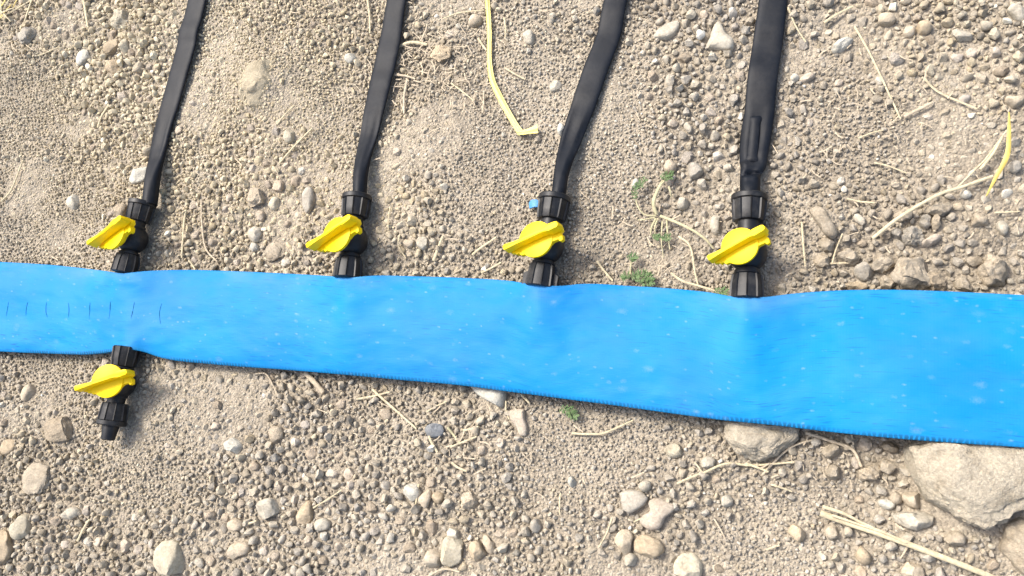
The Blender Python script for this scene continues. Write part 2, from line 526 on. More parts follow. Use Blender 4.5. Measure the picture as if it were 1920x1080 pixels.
bm = bmesh.new(); bm.from_mesh(me); bmesh.ops.recalc_face_normals(bm, faces=bm.faces); bm.to_mesh(me); bm.free()
me.polygons.foreach_set('use_smooth', [True] * len(me.polygons))
me.set_sharp_from_angle(angle=math.radians(50))
me.materials.append(M_BLUE)
hose = bpy.data.objects.new('layflat_hose', me)
col.objects.link(hose)
tag(hose, 'wide bright blue woven lay-flat water hose lying across the soil', 'hose')

def hose_top(x, y):
    i = np.argmin((up_v[:, 0] - x) ** 2 + (up_v[:, 1] - y) ** 2)
    return up_v[i, 2]

# short score marks across the hose at its left end
for (x0, y0, x1, y1, bend) in [(13, 566, 8, 592, 0), (50, 566, 45, 591, 1), (86, 566, 87, 595, 2), (128, 568, 127, 595, -1), (171, 568, 166, 600, 0),
                               (213, 567, 208, 599, 0), (257, 568, 252, 599, 0), (303, 569, 301, 607, 3)]:
    m = MB(); L = []; 
    for k in range(9):
        t = k / 8
        q = gp(x0 + (x1 - x0) * t - bend * math.sin(math.pi * t) * 1.1, y0 + (y1 - y0) * t, .017)
        q.z = hose_top(q.x, q.y) + .0001
        L.append(q)
    m.grid_rings(tube_rings(L, [.0001 + .00024 * math.sin(math.pi * min(1, k / 8 * .9 + .1)) for k in range(9)], 6, .6))
    m.build('score_mark', M_CREASE, hose)

# ------------------------------------------------------------------ drip tapes
TAPES = [
    dict(rows=[(-140, 393, 430), (-60, 372, 407), (0, 355, 389), (67, 335, 370), (133, 318, 352), (200, 301, 334), (267, 285, 317), (330, 273, 303), (384, 267, 294)],
         lab='narrow black drip tape running up from the first valve, on the bright soil', v=0),
    dict(rows=[(-140, 758, 796), (-60, 740, 778), (0, 725, 761), (100, 703, 743), (150, 691, 731), (200, 682, 720), (267, 673, 705), (333, 662, 691), (372, 660, 688)],
         lab='black drip tape from the second valve, beside dry twigs', v=1),
    dict(rows=[(-140, 1178, 1224), (-60, 1152, 1197), (0, 1133, 1177), (67, 1117, 1163), (133, 1092, 1140), (200, 1070, 1117), (267, 1050, 1090), (333, 1037, 1067), (374, 1031, 1062)],
         lab='slanting black drip tape from the third valve, passing the yellow strip', v=2),
    dict(rows=[(-140, 1436, 1488), (-60, 1430, 1482), (0, 1423, 1477), (100, 1408, 1465), (160, 1400, 1457), (213, 1395, 1452), (250, 1388, 1447), (290, 1386, 1440),
               (310, 1387, 1437), (327, 1387, 1428), (345, 1386, 1427), (372, 1386, 1427)],
         lab='widest black drip tape with a raised emitter, kinked above the fourth valve', v=3),
]
for ti, T in enumerate(TAPES):
    rows = np.array(T['rows'], float)
    vy = VALVES[T['v']]['e'][1]
    ysn = np.concatenate([np.linspace(rows[0, 0], vy - 100, 44), np.linspace(vy - 98, rows[-1, 0], 46)])
    lx = smooth_interp(rows[:, [0, 1]], ysn); rx = smooth_interp(rows[:, [0, 2]], ysn)
    data = []
    for y, l, r in zip(ysn, lx, rx):
        k = float(np.clip((y - (vy - 120)) / 118, 0, 1)) if ti < 3 else float(np.clip((y - (vy - 62)) / 60, 0, 1)); k = k * k * (3 - 2 * k)
        pl, pr = gp(l, y, .006 + .0105 * k), gp(r, y, .006 + .0105 * k)
        data.append([(pl + pr) / 2, pl, pr, k])
    rings = []; S = 36
    n0 = 10
    dirv = (data[0][0] - data[3][0]).normalized()
    pre = [[data[0][0] + dirv * (.5 * (n0 - i) / n0), data[0][1] + dirv * (.5 * (n0 - i) / n0), data[0][2] + dirv * (.5 * (n0 - i) / n0), 0] for i in range(n0)]
    allr = pre + data
    ys_all = [None] * n0 + list(ysn)
    for i, (cpt, pl, pr, k) in enumerate(allr):
        a = allr[max(i - 1, 0)][0]; b = allr[min(i + 1, len(allr) - 1)][0]
        t = (b - a).normalized(); s = Vector((t.y, -t.x, 0)).normalized()
        w = abs((pr - pl).dot(s)) / 2
        w = w * (1 - (.20, .16, .12, .06)[ti] * k)
        hgt = .0024 + (w - .0024) * k ** 1.4
        g0 = .5 * gh(cpt.x, cpt.y) + .0012
        zc = (g0 + .0025 + hgt) * (1 - k) + AX_Z * k
        ring = []
        for j in range(S):
            th = 2 * math.pi * j / S
            cx_, sz = math.cos(th), math.sin(th)
            ex = .55 + .45 * k
            x = math.copysign(abs(cx_) ** ex, cx_) * w
            z = math.copysign(abs(sz) ** (.9 + .1 * k), sz) * hgt
            q = cpt + s * x
            nn = mnoise.noise(Vector((q.x * 55, q.y * 22, ti * 3.3)))
            z2 = zc + z + (nn * .0004 * (1 - k))
            if ti == 3 and ys_all[i] is not None:
                yy = ys_all[i]
                if sz > 0:
                    z2 += -.0042 * math.exp(-((yy - 327 - 5 * x / w) / 3.4) ** 2) * sz + .0022 * math.exp(-((yy - 337) / 5) ** 2) * sz
                    z2 += .0016 * math.exp(-((yy - 312) / 7) ** 2) * sz * (1 + x / w)
            if ys_all[i] is not None and sz > 0:      # lengthwise flutes where the flat tape gathers into the round spigot
                kk = float(np.clip((ys_all[i] - (vy - 175)) / 60, 0, 1)) * (1 - k)
                z2 += kk * .0008 * math.sin(x / w * 5.5 + ti * 1.7)
            ring.append((q.x, q.y, z2))
        rings.append(ring)
        T.setdefault('top', []).append((ys_all[i] if ys_all[i] is not None else -1e3 + i, max(q[2] for q in ring)))
    tp = MB().grid_rings(rings).build('drip_tape', M_TAPE, None, smooth=60)
    tag(tp, T['lab'], 'drip tape', 'black drip tapes')
    if ti == 3:     # the emitter moulded inside the tape stands out as a long low box
        m = MB(); rr = []
        a, b = gp(1417, 212, .012), gp(1409, 300, .012)
        tt = np.array(T['top']); za, zb = [float(np.interp(y, tt[:, 0], tt[:, 1])) + .0002 for y in (212, 300)]
        t = (b - a).normalized(); s = Vector((t.y, -t.x, 0))
        for u_, w_, h_ in ((0, .0036, -.0011), (.03, .0048, .0002), (.08, .0050, .0006), (.14, .0040, .0003), (.5, .0038, .0003), (.86, .0040, .0003), (.92, .0050, .0007), (.97, .0048, .0002), (1, .0036, -.0011)):
            c_ = a.lerp(b, u_); zt = za + (zb - za) * u_
            rr.append([(c_.x + s.x * q * w_, c_.y + s.y * q * w_, zt + (h_ + .0012) * math.cos(q * 1.45) ** .7 - .0010) for q in (-1, -.75, -.4, 0, .4, .75, 1)] +
                      [(c_.x + s.x * q * w_, c_.y + s.y * q * w_, zt - .003) for q in (1, 0, -1)])
        m.grid_rings(rr).build('emitter', M_TAPE, tp, smooth=50)

# ------------------------------------------------------------------ valves
def lathe_y(prof, seg=40, fn=None):
    rings = []
    for y, r in prof:
        ring = []
        for j in range(seg):
            a = 2 * math.pi * j / seg
            q = r if fn is None else fn(r, a, y)
            ring.append((q * math.cos(a), y, q * math.sin(a)))
        rings.append(ring)
    return rings

def nut_mesh(name, length, r_in, r_out, rim, flip=False, lugs=False):
    """ribbed compression nut along +y; rim at the far end (or the near one when flipped)"""
    seg, ribs = 110, 10
    def fn(r, a, y):
        if y > .999:
            return r
        ph = (a * ribs / (2 * math.pi)) % 1.0
        flat = math.cos(math.pi / ribs) / math.cos((ph - .5) * 2 * math.pi / ribs)
        rib = .0011 * max(0.0, 1 - min(ph, 1 - ph) / .075)
        return r * (flat * .6 + .4) + rib
    L = length
    if not flip:
        prof = [(0, r_in - .0028), (.0004, r_in - .0006), (.0015, r_in), (L * .35, r_in + (r_out - r_in) * .5), (L - rim - .0006, r_out)]
        m = MB(); m.grid_rings(lathe_y(prof, seg, fn))
        ro = r_out + .0012
        m.grid_rings(lathe_y([(L - rim - .0004, ro - .0010), (L - rim + .0003, ro), (L - .0012, ro), (L - .0003, ro - .0007), (L, ro - .0022), (L - .0006, .0088), (L - .005, .0085)], 64))
    else:
        prof = [(0, r_out - .001), (.0008, r_out), (L * .6, r_in + (r_out - r_in) * .6), (L - .0035, r_in), (L - .0012, r_in - .0004), (L - .0006, r_in - .003)]
        m = MB(); m.grid_rings(lathe_y(prof, seg, fn))
        m.grid_rings(lathe_y([(L - .0009, r_in - .0020), (L + .0001, r_in - .0012), (L + .0014, r_in - .0012), (L + .002, r_in - .0022)], 56))
        if lugs:
            for sx in (-1, 1):
                m.prism([(sx * (r_out - .001), .001), (sx * (r_out + .0028), .001), (sx * (r_out + .0028), L * .52), (sx * (r_out - .001), L * .62)], -.0035, .0035)
    return m.mesh(name, M_BLACK, smooth=28)

NUT_T = nut_mesh('tape_nut', .0235, .0124, .0136, .0052)
NUT_H = nut_mesh('hose_nut', .0215, .0118, .0134, .004, flip=True)
NUT_HL = nut_mesh('hose_nut', .0215, .0118, .0132, .004, flip=True, lugs=True)

def body_mesh(L, yb):
    m = MB()
    m.grid_rings(lathe_y([(.012, .0090), (yb - .017, .0090), (yb - .0168, .0104), (yb - .0150, .0104), (yb - .0148, .0088), (yb - .008, .0088), (yb + .011, .0088), (yb + .0130, .0102),
                          (yb + .0150, .0102), (yb + .0152, .0090), (L, .0086)], 40))
    rr = .0157
    prof = [(yb - rr * math.cos(t), max(.0003, rr * math.sin(t) ** .86)) for t in np.linspace(.02, math.pi - .02, 26)]
    m.grid_rings(lathe_y(prof, 48))
    # neck of the spindle that carries the handle
    ring = lambda r, z: [(r * math.cos(2 * math.pi * j / 36), yb + r * math.sin(2 * math.pi * j / 36), z) for j in range(36)]
    m.grid_rings([ring(.0108, .006), ring(.0108, .0152), ring(.0098, .0160), ring(.0098, .0185)])
    return m.mesh('body', M_BLACK, smooth=30)

def handle_meshes():
    mm = .001
    disc = [(16.2 * math.cos(2 * math.pi * j / 56) * mm, 16.2 * math.sin(2 * math.pi * j / 56) * mm) for j in range(56)]
    m = MB(); m.prism(disc, 0, .0030)
    sk = [(11.5 * math.cos(2 * math.pi * j / 40) * mm, 11.5 * math.sin(2 * math.pi * j / 40) * mm) for j in range(40)]
    m.prism(sk, -.0048, .0004)
    wing_l = [(-11, 3.6), (-24.5, 3.2), (-26.2, 0.8), (-25.5, -2.6), (-22.2, -3.6), (-21.2, -5.8), (-18.6, -5.4), (-17.2, -8.2), (-13.8, -8.6), (-10, -9.5)]
    wing_r = [(10, -10), (14.2, -8.2), (19.6, -8.6), (20.4, -11.0), (23.2, -10.6), (24.2, -6.4), (22.6, -3.6), (25.2, -2.2), (25.2, 2.6), (11, 3.6)]
    m2 = MB()
    m2.prism([(x * mm, y * mm) for x, y in wing_l], -.0030, .0022)
    m2.prism([(x * mm, y * mm) for x, y in wing_r], -.0030, .0022)
    m.add(m2.v, m2.f)
    hm = m.mesh('handle', M_YEL, smooth=32, bevel=.0005)
    fin = [(-27.4, -1.8), (-26.6, -2.8), (-14, -1.9), (0, -1.7), (13, -2.1), (17.5, -3.8), (25.6, -3.6), (27.4, -2.0), (27.0, 1.6), (25.0, 2.8), (17.5, 3.6), (13, 2.2), (0, 1.7), (-14, 1.9), (-25.4, 3.0), (-27.4, 1.9)]
    g = MB(); n = len(fin)
    prof = lambda x: 1.0 + .0016 * abs(x) - (.0 if x < 0 else 0)
    g.grid_rings([[(x * mm, y * mm, .0008) for x, y in fin], [(x * .985 * mm, y * .86 * mm, (.0090 + .0022 * min(1, abs(x) / 20)) ) for x, y in fin]])
    gm = g.mesh('grip', M_YEL, smooth=32, bevel=.0006)
    return hm, gm
HM, GM = handle_meshes()
plug = MB(); plug.grid_rings(lathe_y([(-.004, .0080), (.0005, .0084), (.0120, .0069), (.0142, .0066), (.0150, .0056), (.0148, .003)], 36))
PLUG = plug.mesh('end_plug', M_BLACK, smooth=35)

VLAB = ['black irrigation valve with yellow handle at the foot of the first, leftmost drip tape',
        'black irrigation valve with yellow handle feeding the second drip tape from the left',
        'black irrigation valve with yellow handle beside the small blue scrap, lugged nut at the hose',
        'largest-looking black irrigation valve, its round yellow handle seen flat, beside the weed',
        'black irrigation valve with yellow handle and no tape, below the blue hose']
for i, v in enumerate(VALVES):
    b, e = gp(*v['b'], AX_Z), gp(*v['e'], AX_Z)
    ydir = (e - b).normalized()
    L = (e - b).length
    Ltot = .0905 if i < 4 else .0880
    start = e - ydir * Ltot                              # the inner end sits inside the hose wall
    lat = Vector((ydir.y, -ydir.x, 0))
    root = empty('irrigation_valve', start)
    hz = AX_Z + .0195
    hc = gp(*v['c'], hz + .003)
    along = (hc - start).dot(ydir); side = (hc - start).dot(lat)
    yb = min(max(along, .040), .049)
    roll = math.atan2(side, .0215)
    roll = max(-.45, min(.45, roll))
    Rm = Matrix((lat, ydir, Vector((0, 0, 1)))).transposed()
    root.matrix_world = Matrix.Translation(start) @ Rm.to_4x4() @ Matrix.Rotation(roll, 4, 'Y')
    tag(root, VLAB[i], 'valve', 'yellow-handled valves on the blue hose')
    def part(name, me, loc=(0, 0, 0), rz=0, parent=root):
        o = bpy.data.objects.new(name, me); col.objects.link(o); o.parent = parent
        o.location = loc; o.rotation_euler = (0, 0, rz)
        return o
    part('body', body_mesh(Ltot - .012, yb))
    n1 = part('hose_nut', NUT_HL if i == 2 else NUT_H, (0, max(.0, Ltot - L - .0035), 0))
    n1.rotation_euler = (0, [.1, .3, .22, .0, .25][i], 0)
    n2 = part('tape_nut', NUT_T, (0, Ltot - .0235, 0))
    n2.rotation_euler = (0, [.05, .2, .0, .12, .3][i], 0)
    g0, g1 = gp(*v['g'][0], hz + .008), gp(*v['g'][1], hz + .008)
    gd = (g1 - g0)
    rz = math.atan2(gd.dot(ydir), gd.dot(lat))
    h = part('handle', HM, (0, yb, .0193), rz)
    h.scale = ((1.10, 1.08, 1.02, .94, 1.06)[i],) * 3
    part('grip', GM, (0, 0, .0028), 0, h)
    if i == 4:
        part('end_plug', PLUG, (0, Ltot, 0))
    v['world'] = (start, e)

# ------------------------------------------------------------------ rocks
ICO = {}
def ico(level):
    if level not in ICO:
        bm = bmesh.new(); bmesh.ops.create_icosphere(bm, subdivisions=level, radius=1)
        ICO[level] = ([tuple(v.co) for v in bm.verts], [tuple(v.index for v in f.verts) for f in bm.faces]); bm.free()
    return ICO[level]

def rock_mesh(name, radial, hz, mat, level=3, box=2.4, rough=.10, seed=0, freq=1.6, facet=0, cut=(.66, .86), fine=0.0):
    """radial(phi) -> plan radius in metres; hz half height"""
    vs, fs = ico(level)
    out = []
    off = Vector((seed * 7.31, seed * 3.17, seed * 1.93))
    planes = []
    rr = random.Random(seed * 977 + 5)
    for _ in range(facet):
        a = rr.uniform(0, 6.283); t = rr.uniform(-.2, .9)
        planes.append((Vector((math.cos(a) * math.sqrt(1 - t * t), math.sin(a) * math.sqrt(1 - t * t), t)), rr.uniform(*cut)))
    for x, y, z in vs:
        p = Vector((x, y, z))
        for nrm, dd in planes:
            s = p.dot(nrm)
            if s > dd: p = p - nrm * (s - dd)
        k = 1 + rough * max(-.75, min(.9, mnoise.fractal(Vector((x, y, z)) * freq + off, .85, 2.1, 5)))
        if fine: k += fine * mnoise.fractal(Vector((x, y, z)) * freq * 5 + off, .6, 2.1, 5)
        p = p * k
        phi = math.atan2(p.y, p.x)
        rxy = math.hypot(p.x, p.y)
        zz = max(-1.2, min(1.2, p.z))
        rs = rxy ** (2 / box) if rxy > 0 else 0
        R = radial(phi)
        zq = math.copysign(abs(zz) ** (2 / box), zz)
        out.append((R * rs * math.cos(phi), R * rs * math.sin(phi), hz * zq))
    m = MB().add(out, fs)
    return m.mesh(name, mat, smooth=180 if not facet else 42)

COLS = dict(beige=(.43, .358, .265), pale=(.435, .39, .312), white=(.475, .445, .375), grey=(.36, .322, .265), tan=(.42, .335, .23), pink=(.42, .355, .28),
            slate=(.21, .215, .22), brown=(.32, .262, .19), cream=(.455, .40, .30), rock=(.45, .39, .298), soil=(.385, .325, .245))

def ell(wx, wy, ang):
    a, b = wx / 2, wy / 2
    def f(phi):
        c_, s_ = math.cos(phi - ang), math.sin(phi - ang)
        return a * b / math.hypot(b * c_, a * s_)
    return f

OCC = []            # discs that the loose pebbles keep clear of: x, y, r
def stone_e(name, label, cx, cy, w, h, ang, hgt, colr, mat=None, box=2.3, rough=.12, facet=0, group=None, sink=.42, cat=None, level=3, seed=None):
    """a stone whose outline in the photo is about an ellipse: w, h in px, ang in deg ccw; hgt = top height above soil in mm"""
    mat = mat or M_STONE
    p0 = gp(cx, cy, hgt * .0005)
    s = mpp(cx, cy)
    dx = gp(cx + 20 * math.cos(math.radians(ang)), cy - 20 * math.sin(math.radians(ang)), hgt * .0005) - p0
    a = math.atan2(dx.y, dx.x)
    wx, wy = w * s * 1.03, h * s * 1.06
    hz = hgt * .001 / (2 - 2 * sink) if sink < .9 else hgt * .0005
    seed = seed if seed is not None else int(cx * 3 + cy)
    if max(w, h) > 36: level = 4
    me = rock_mesh(name, ell(wx, wy, a), hz, mat, level, box, rough * 1.5, seed, freq=1.9 if mat is M_CLOD else 1.5, facet=facet + (4 if mat is M_CLOD else 3), cut=(.60, .88), fine=.045 if mat is M_CLOD else .02)
    o = bpy.data.objects.new(name, me); col.objects.link(o)
    o.location = (p0.x, p0.y, gh(p0.x, p0.y) + hgt * .001 - hz)
    cr = COLS[colr] if isinstance(colr, str) else colr
    jit = random.uniform(.92, 1.08)
    o.color = (cr[0] * jit * .98, cr[1] * jit, cr[2] * jit * 1.01, 1)
    tag(o, label, cat or ('clod' if 'clod' in name else 'stone' if 'stone' in name or 'boulder' in name else 'pebble'), group)
    OCC.append((p0.x, p0.y, (wx + wy) / 4 * .9))
    return o

def stone_p(name, label, poly, hgt, colr, mat=None, box=3.0, rough=.10, facet=0, sink=.4, level=4, seed=1, zf=.4):
    """a stone traced as a polygon of px"""
    mat = mat or M_STONE
    P = [gp(x, y, hgt * .001 * zf) for x, y in poly]
    c_ = sum(P, Vector()) / len(P)
    A = sorted([(math.atan2(q.y - c_.y, q.x - c_.x), math.hypot(q.x - c_.x, q.y - c_.y)) for q in P])
    # radius at phi from the polygon edges
    def f(phi):
        best = 0
        dx, dy = math.cos(phi), math.sin(phi)
        for i in range(len(P)):
            a, b = P[i] - c_, P[(i + 1) % len(P)] - c_
            ex, ey = b.x - a.x, b.y - a.y
            den = dx * ey - dy * ex
            if abs(den) < 1e-12: continue
            t = (a.x * ey - a.y * ex) / den; u = (a.x * dy - a.y * dx) / den
            if t > 0 and -1e-6 <= u <= 1 + 1e-6: best = max(best, t)
        return best or A[0][1]
    tab = [f(-math.pi + 2 * math.pi * k / 180) for k in range(180)]
    tab = [(tab[k - 1] + 2 * tab[k] + tab[(k + 1) % 180]) / 4 for k in range(180)]
    def g(phi):
        q = (phi + math.pi) / (2 * math.pi) * 180; k = int(q) % 180; t = q - int(q)
        return tab[k] * (1 - t) + tab[(k + 1) % 180] * t
    hz = hgt * .001 / (2 - 2 * sink)
    me = rock_mesh(name, g, hz, mat, level, box, rough, seed, freq=2.2, facet=facet, cut=(.74, .93), fine=.015 if mat is M_STONE else .055)
    o = bpy.data.objects.new(name, me); col.objects.link(o)
    o.location = (c_.x, c_.y, gh(c_.x, c_.y) + hgt * .001 - hz)
    cr = COLS[colr]
    o.color = (cr[0] * .98, cr[1], cr[2] * 1.01, 1)
    tag(o, label, 'clod' if 'clod' in name else 'stone')
    r = sum(a[1] for a in A) / len(A)
    OCC.append((c_.x, c_.y, r * .85))
    return o

stone_p('boulder', 'largest pale brown rock at the lower right, half under the blue hose edge',
        [(1700, 838), (1760, 812), (1960, 828), (2010, 900), (1925, 955), (1900, 985), (1850, 1003), (1800, 990), (1770, 958), (1738, 938), (1712, 905), (1698, 870)], 31, 'rock', M_ROCK, box=3.0, rough=.16, facet=9, seed=3, level=5)
stone_p('stone', 'brown rock at the lower right corner, under the point of the largest rock',
        [(1888, 985), (1925, 965), (1985, 990), (1980, 1080), (1925, 1085), (1888, 1050), (1876, 1030)], 17, 'beige', M_ROCK, box=2.8, rough=.16, facet=6, seed=9)
stone_p('stone', 'rough cream rock tucked under the lower edge of the blue hose, below the fourth valve',
        [(1346, 782), (1400, 775), (1492, 800), (1495, 822), (1470, 845), (1438, 862), (1408, 868), (1382, 852), (1352, 828)], 21, 'rock', M_ROCK, box=2.9, rough=.18, facet=8, seed=5, level=5)
stone_p('stone', 'white triangular stone poking out from under the blue hose, lower middle',
        [(872, 715), (945, 722), (944, 758), (940, 768), (916, 754), (890, 738)], 11, 'white', box=3.2, rough=.06, facet=3, seed=6, level=3)
stone_p('stone', 'flat grey-pink stone shaped like a boot, beside the white triangular stone',
        [(952, 770), (970, 764), (981, 766), (982, 785), (988, 800), (987, 816), (974, 819), (967, 800), (955, 786)], 6, 'pink', box=4.0, rough=.05, facet=2, seed=7, level=3)
stone_p('stone', 'flat leaf-shaped pale stone between the third and fourth tapes, near the top',
        [(1224, 76), (1232, 62), (1252, 47), (1274, 42), (1276, 52), (1268, 67), (1246, 78)], 6, 'pale', box=3.6, rough=.05, facet=2, seed=8, level=3)
stone_p('stone', 'pale pointed stone left of the fourth tape, near the top edge',
        [(1319, 98), (1332, 70), (1340, 46), (1350, 42), (1362, 66), (1376, 76), (1377, 90), (1366, 98), (1340, 94)], 10, 'pale', box=3.0, rough=.08, facet=4, seed=10, level=3)
stone_p('stone', 'smooth grey shield-shaped stone in the soil at the bottom, right of centre',
        [(1159, 922), (1180, 918), (1205, 922), (1219, 933), (1206, 948), (1192, 957), (1178, 965), (1164, 955)], 8, 'grey', box=3.4, rough=.05, facet=2, seed=12, level=3)
stone_p('stone', 'pink-beige angular stone touching the grey shield-shaped stone',
        [(1210, 938), (1236, 930), (1266, 946), (1264, 958), (1245, 972), (1236, 992), (1218, 997), (1194, 980), (1200, 968), (1218, 958)], 9, 'pink', box=3.0, rough=.07, facet=3, seed=13, level=3)
stone_p('soil_clod', 'long slab of caked soil right of the fourth valve',
        [(1516, 396), (1530, 388), (1545, 392), (1558, 415), (1572, 440), (1560, 450), (1545, 440), (1530, 418)], 7, 'soil', M_CLOD, box=3.2, rough=.10, seed=14, level=3)

E_ = stone_e
# clods by the upper edge of the hose, at the right
E_('soil_clod', 'largest pitted clod resting against the upper edge of the blue hose at the right', 1713, 512, 74, 66, 20, 19, 'soil', M_CLOD, rough=.2, facet=3)
E_('soil_clod', 'round pale-topped clod beside a dark hollow, far right above the hose', 1868, 500, 62, 58, 10, 20, 'beige', M_CLOD, rough=.16, facet=5)
E_('soil_clod', 'smooth oval clod left of the largest pitted clod', 1623, 503, 36, 36, 0, 13, 'grey', M_CLOD, rough=.10, facet=3)
E_('soil_clod', 'clod between the smooth oval clod and the largest pitted clod', 1658, 492, 48, 36, 10, 12, 'soil', M_CLOD, rough=.2, facet=4)
E_('soil_clod', 'clod with straws crossing it, above the hose right of the fourth valve', 1590, 478, 42, 30, -10, 10, 'soil', M_CLOD, rough=.2, facet=3)
E_('soil_clod', 'knobbly clod above the largest pitted clod', 1712, 443, 38, 36, 0, 13, 'grey', M_CLOD, rough=.25, facet=3)
E_('soil_clod', 'curved smooth clod above the largest pitted clod, beside the knobbly one', 1744, 450, 46, 18, 22, 10, 'pink', M_STONE, rough=.1)
E_('soil_clod', 'clod pressed against the hose, left of the largest pitted clod', 1668, 526, 34, 28, 0, 11, 'soil', M_CLOD, rough=.2, facet=2)
E_('soil_clod', 'dark clod tucked between the largest pitted clod and the hose', 1755, 525, 36, 40, 60, 12, 'brown', M_CLOD, rough=.2, facet=3)
E_('soil_clod', 'clod pressed against the hose, left of the round pale-topped clod', 1806, 530, 36, 26, -15, 10, 'soil', M_CLOD, rough=.2, facet=2)
E_('soil_clod', 'wedge of soil in front of the dark hollow, left of the pale-topped clod', 1830, 490, 32, 22, 0, 8, 'soil', M_CLOD, rough=.2, facet=2)
E_('soil_clod', 'tan clod crossed by the long straw stalk', 1694, 402, 36, 26, 25, 10, 'beige', M_CLOD, rough=.12, facet=4)
E_('soil_clod', 'wide clod just above the long straw stalk', 1756, 392, 50, 26, 5, 10, 'soil', M_CLOD, rough=.18, facet=3)
E_('soil_clod', 'upright clod below the long straw stalk, left one of a close pair', 1735, 415, 22, 34, -10, 9, 'grey', M_CLOD, rough=.15, facet=3)
E_('soil_clod', 'upright clod below the long straw stalk, right one of a close pair', 1756, 417, 17, 34, 0, 9, 'beige', M_CLOD, rough=.15, facet=3)
E_('stone', 'pale egg-shaped pebble near the right border, above the hose', 1881, 425, 20, 30, 5, 8, 'pale', rough=.08)
E_('soil_clod', 'beige clod near the right border, left of the egg-shaped pebble', 1837, 412, 30, 30, 0, 9, 'beige', M_CLOD, rough=.18, facet=3)
E_('soil_clod', 'small dark clod below the left tip of the long straw stalk', 1662, 437, 22, 22, 0, 8, 'brown', M_CLOD, rough=.15, facet=2)
E_('soil_clod', 'small dark clod right of the left tip of the long straw stalk', 1683, 436, 22, 20, 0, 8, 'grey', M_CLOD, rough=.15, facet=2)
E_('soil_clod', 'clod at the foot of the long soil slab', 1552, 458, 30, 24, -40, 8, 'soil', M_CLOD, rough=.18, facet=2)
E_('soil_clod', 'clod pressed against the hose below the long soil slab', 1540, 485, 32, 26, 0, 8, 'beige', M_CLOD, rough=.2, facet=3)
E_('soil_clod', 'low clod against the hose between fourth valve and the clod pile', 1605, 533, 40, 18, 0, 7, 'tan', M_CLOD, rough=.18, facet=2)
# weed patch
E_('stone', 'round beige stone just above the green weed', 1256, 311, 24, 26, 0, 8, 'beige', rough=.05)
E_('stone', 'squarish grey stone right of the weed top', 1302, 318, 30, 34, 15, 9, 'grey', rough=.05, box=2.9, facet=3)
E_('stone', 'oval pale stone right of the weed centre', 1279, 378, 28, 24, 20, 9, 'pale', rough=.05, facet=2)
E_('stone', 'upright pointed pale pebble left of the fourth valve', 1341, 417, 22, 42, 8, 8, 'pale', rough=.06, facet=3)
E_('stone', 'small white stone at the left edge of the weed', 1189, 341, 17, 20, 0, 6, 'white', rough=.08, facet=3)
# between the tapes
E_('stone', 'upright grey oval stone left of the second valve', 578, 375, 25, 50, 4, 8, 'grey', rough=.04, box=2.6)
E_('stone', 'pale angular stone right of the second valve', 791, 456, 28, 26, -10, 8, 'pale', rough=.06, facet=5)
E_('stone', 'beige stone left of the pale angular stone, right of the second valve', 767, 455, 26, 18, 0, 7, 'beige', rough=.08, facet=2)
E_('stone', 'bright white oval pebble between first and second valves', 470, 461, 23, 16, -25, 7, 'white', rough=.05)
E_('stone', 'round pale pebble above the bright white oval pebble', 475, 437, 25, 30, 0, 8, 'pale', rough=.10, facet=2)
E_('soil_clod', 'tall beige clod between first and second valves', 482, 372, 34, 46, 10, 9, 'beige', M_CLOD, rough=.18, facet=3)
E_('stone', 'round cream pebble high between first and second valves', 514, 381, 24, 24, 0, 7, 'cream', rough=.08, facet=2)
E_('soil_clod', 'flat soil clod low between first and second valves', 513, 468, 50, 40, 15, 6, 'soil', M_CLOD, rough=.15, facet=2)
E_('stone', 'pale stone against the left side of the first tape', 256, 325, 42, 34, 25, 9, 'white', rough=.08, facet=4)
E_('soil_clod', 'clod touching the left side of the first valve nut', 226, 395, 30, 28, 0, 8, 'brown', M_CLOD, rough=.15, facet=2)
E_('stone', 'pale stone above the first valve handle', 130, 378, 26, 32, 10, 7, 'pale', rough=.1, facet=3)
E_('stone', 'white blocky stone in the bright upper left corner', 149, 101, 26, 38, -5, 9, 'white', rough=.12, facet=4)
E_('soil_clod', 'grey-brown clod in the upper left corner', 55, 68, 40, 34, 20, 12, 'grey', M_CLOD, rough=.15, facet=4)
E_('soil_clod', 'upright pale clod in the cracked soil left of the first tape', 231, 85, 20, 36, 25, 9, 'cream', M_CLOD, rough=.15, facet=3)
E_('soil_clod', 'broad tan clod left of the upright pale clod', 204, 85, 34, 34, 0, 9, 'tan', M_CLOD, rough=.15, facet=3)
E_('soil_clod', 'tan clod below the broad tan clod, left of the first tape', 205, 122, 36, 28, 0, 8, 'tan', M_CLOD, rough=.15, facet=3)
E_('soil_clod', 'squarish tan clod right of the cracked soil, left of the first tape', 257, 125, 26, 26, 0, 8, 'beige', M_CLOD, rough=.12, facet=3)
E_('soil_clod', 'pale lumpy clod near the top edge, left of the first tape', 220, 32, 44, 34, 30, 11, 'cream', M_CLOD, rough=.18, facet=4)
E_('stone', 'pale stone by the small hollow, right of the first tape', 545, 257, 24, 30, 30, 7, 'cream', rough=.1, facet=3)
E_('soil_clod', 'large rounded clod rising between the first and second tapes', 495, 160, 84, 112, -12, 4, (.37, .315, .225), M_CLOD, rough=.14, sink=.85); OCC.pop()
E_('stone', 'flat white pebble left of the second tape', 653, 105, 26, 20, -25, 7, 'white', rough=.07, facet=2)
E_('stone', 'rounded beige stone between second tape and yellow strip, near the top', 885, 33, 32, 24, 10, 9, 'beige', rough=.06)
E_('soil_clod', 'crumbling tan clod between second tape and yellow strip', 822, 97, 44, 36, 0, 9, 'tan', M_CLOD, rough=.2, facet=2)
E_('stone', 'pale stone between yellow strip and third tape', 991, 70, 26, 32, 20, 8, 'pale', rough=.06, facet=3)
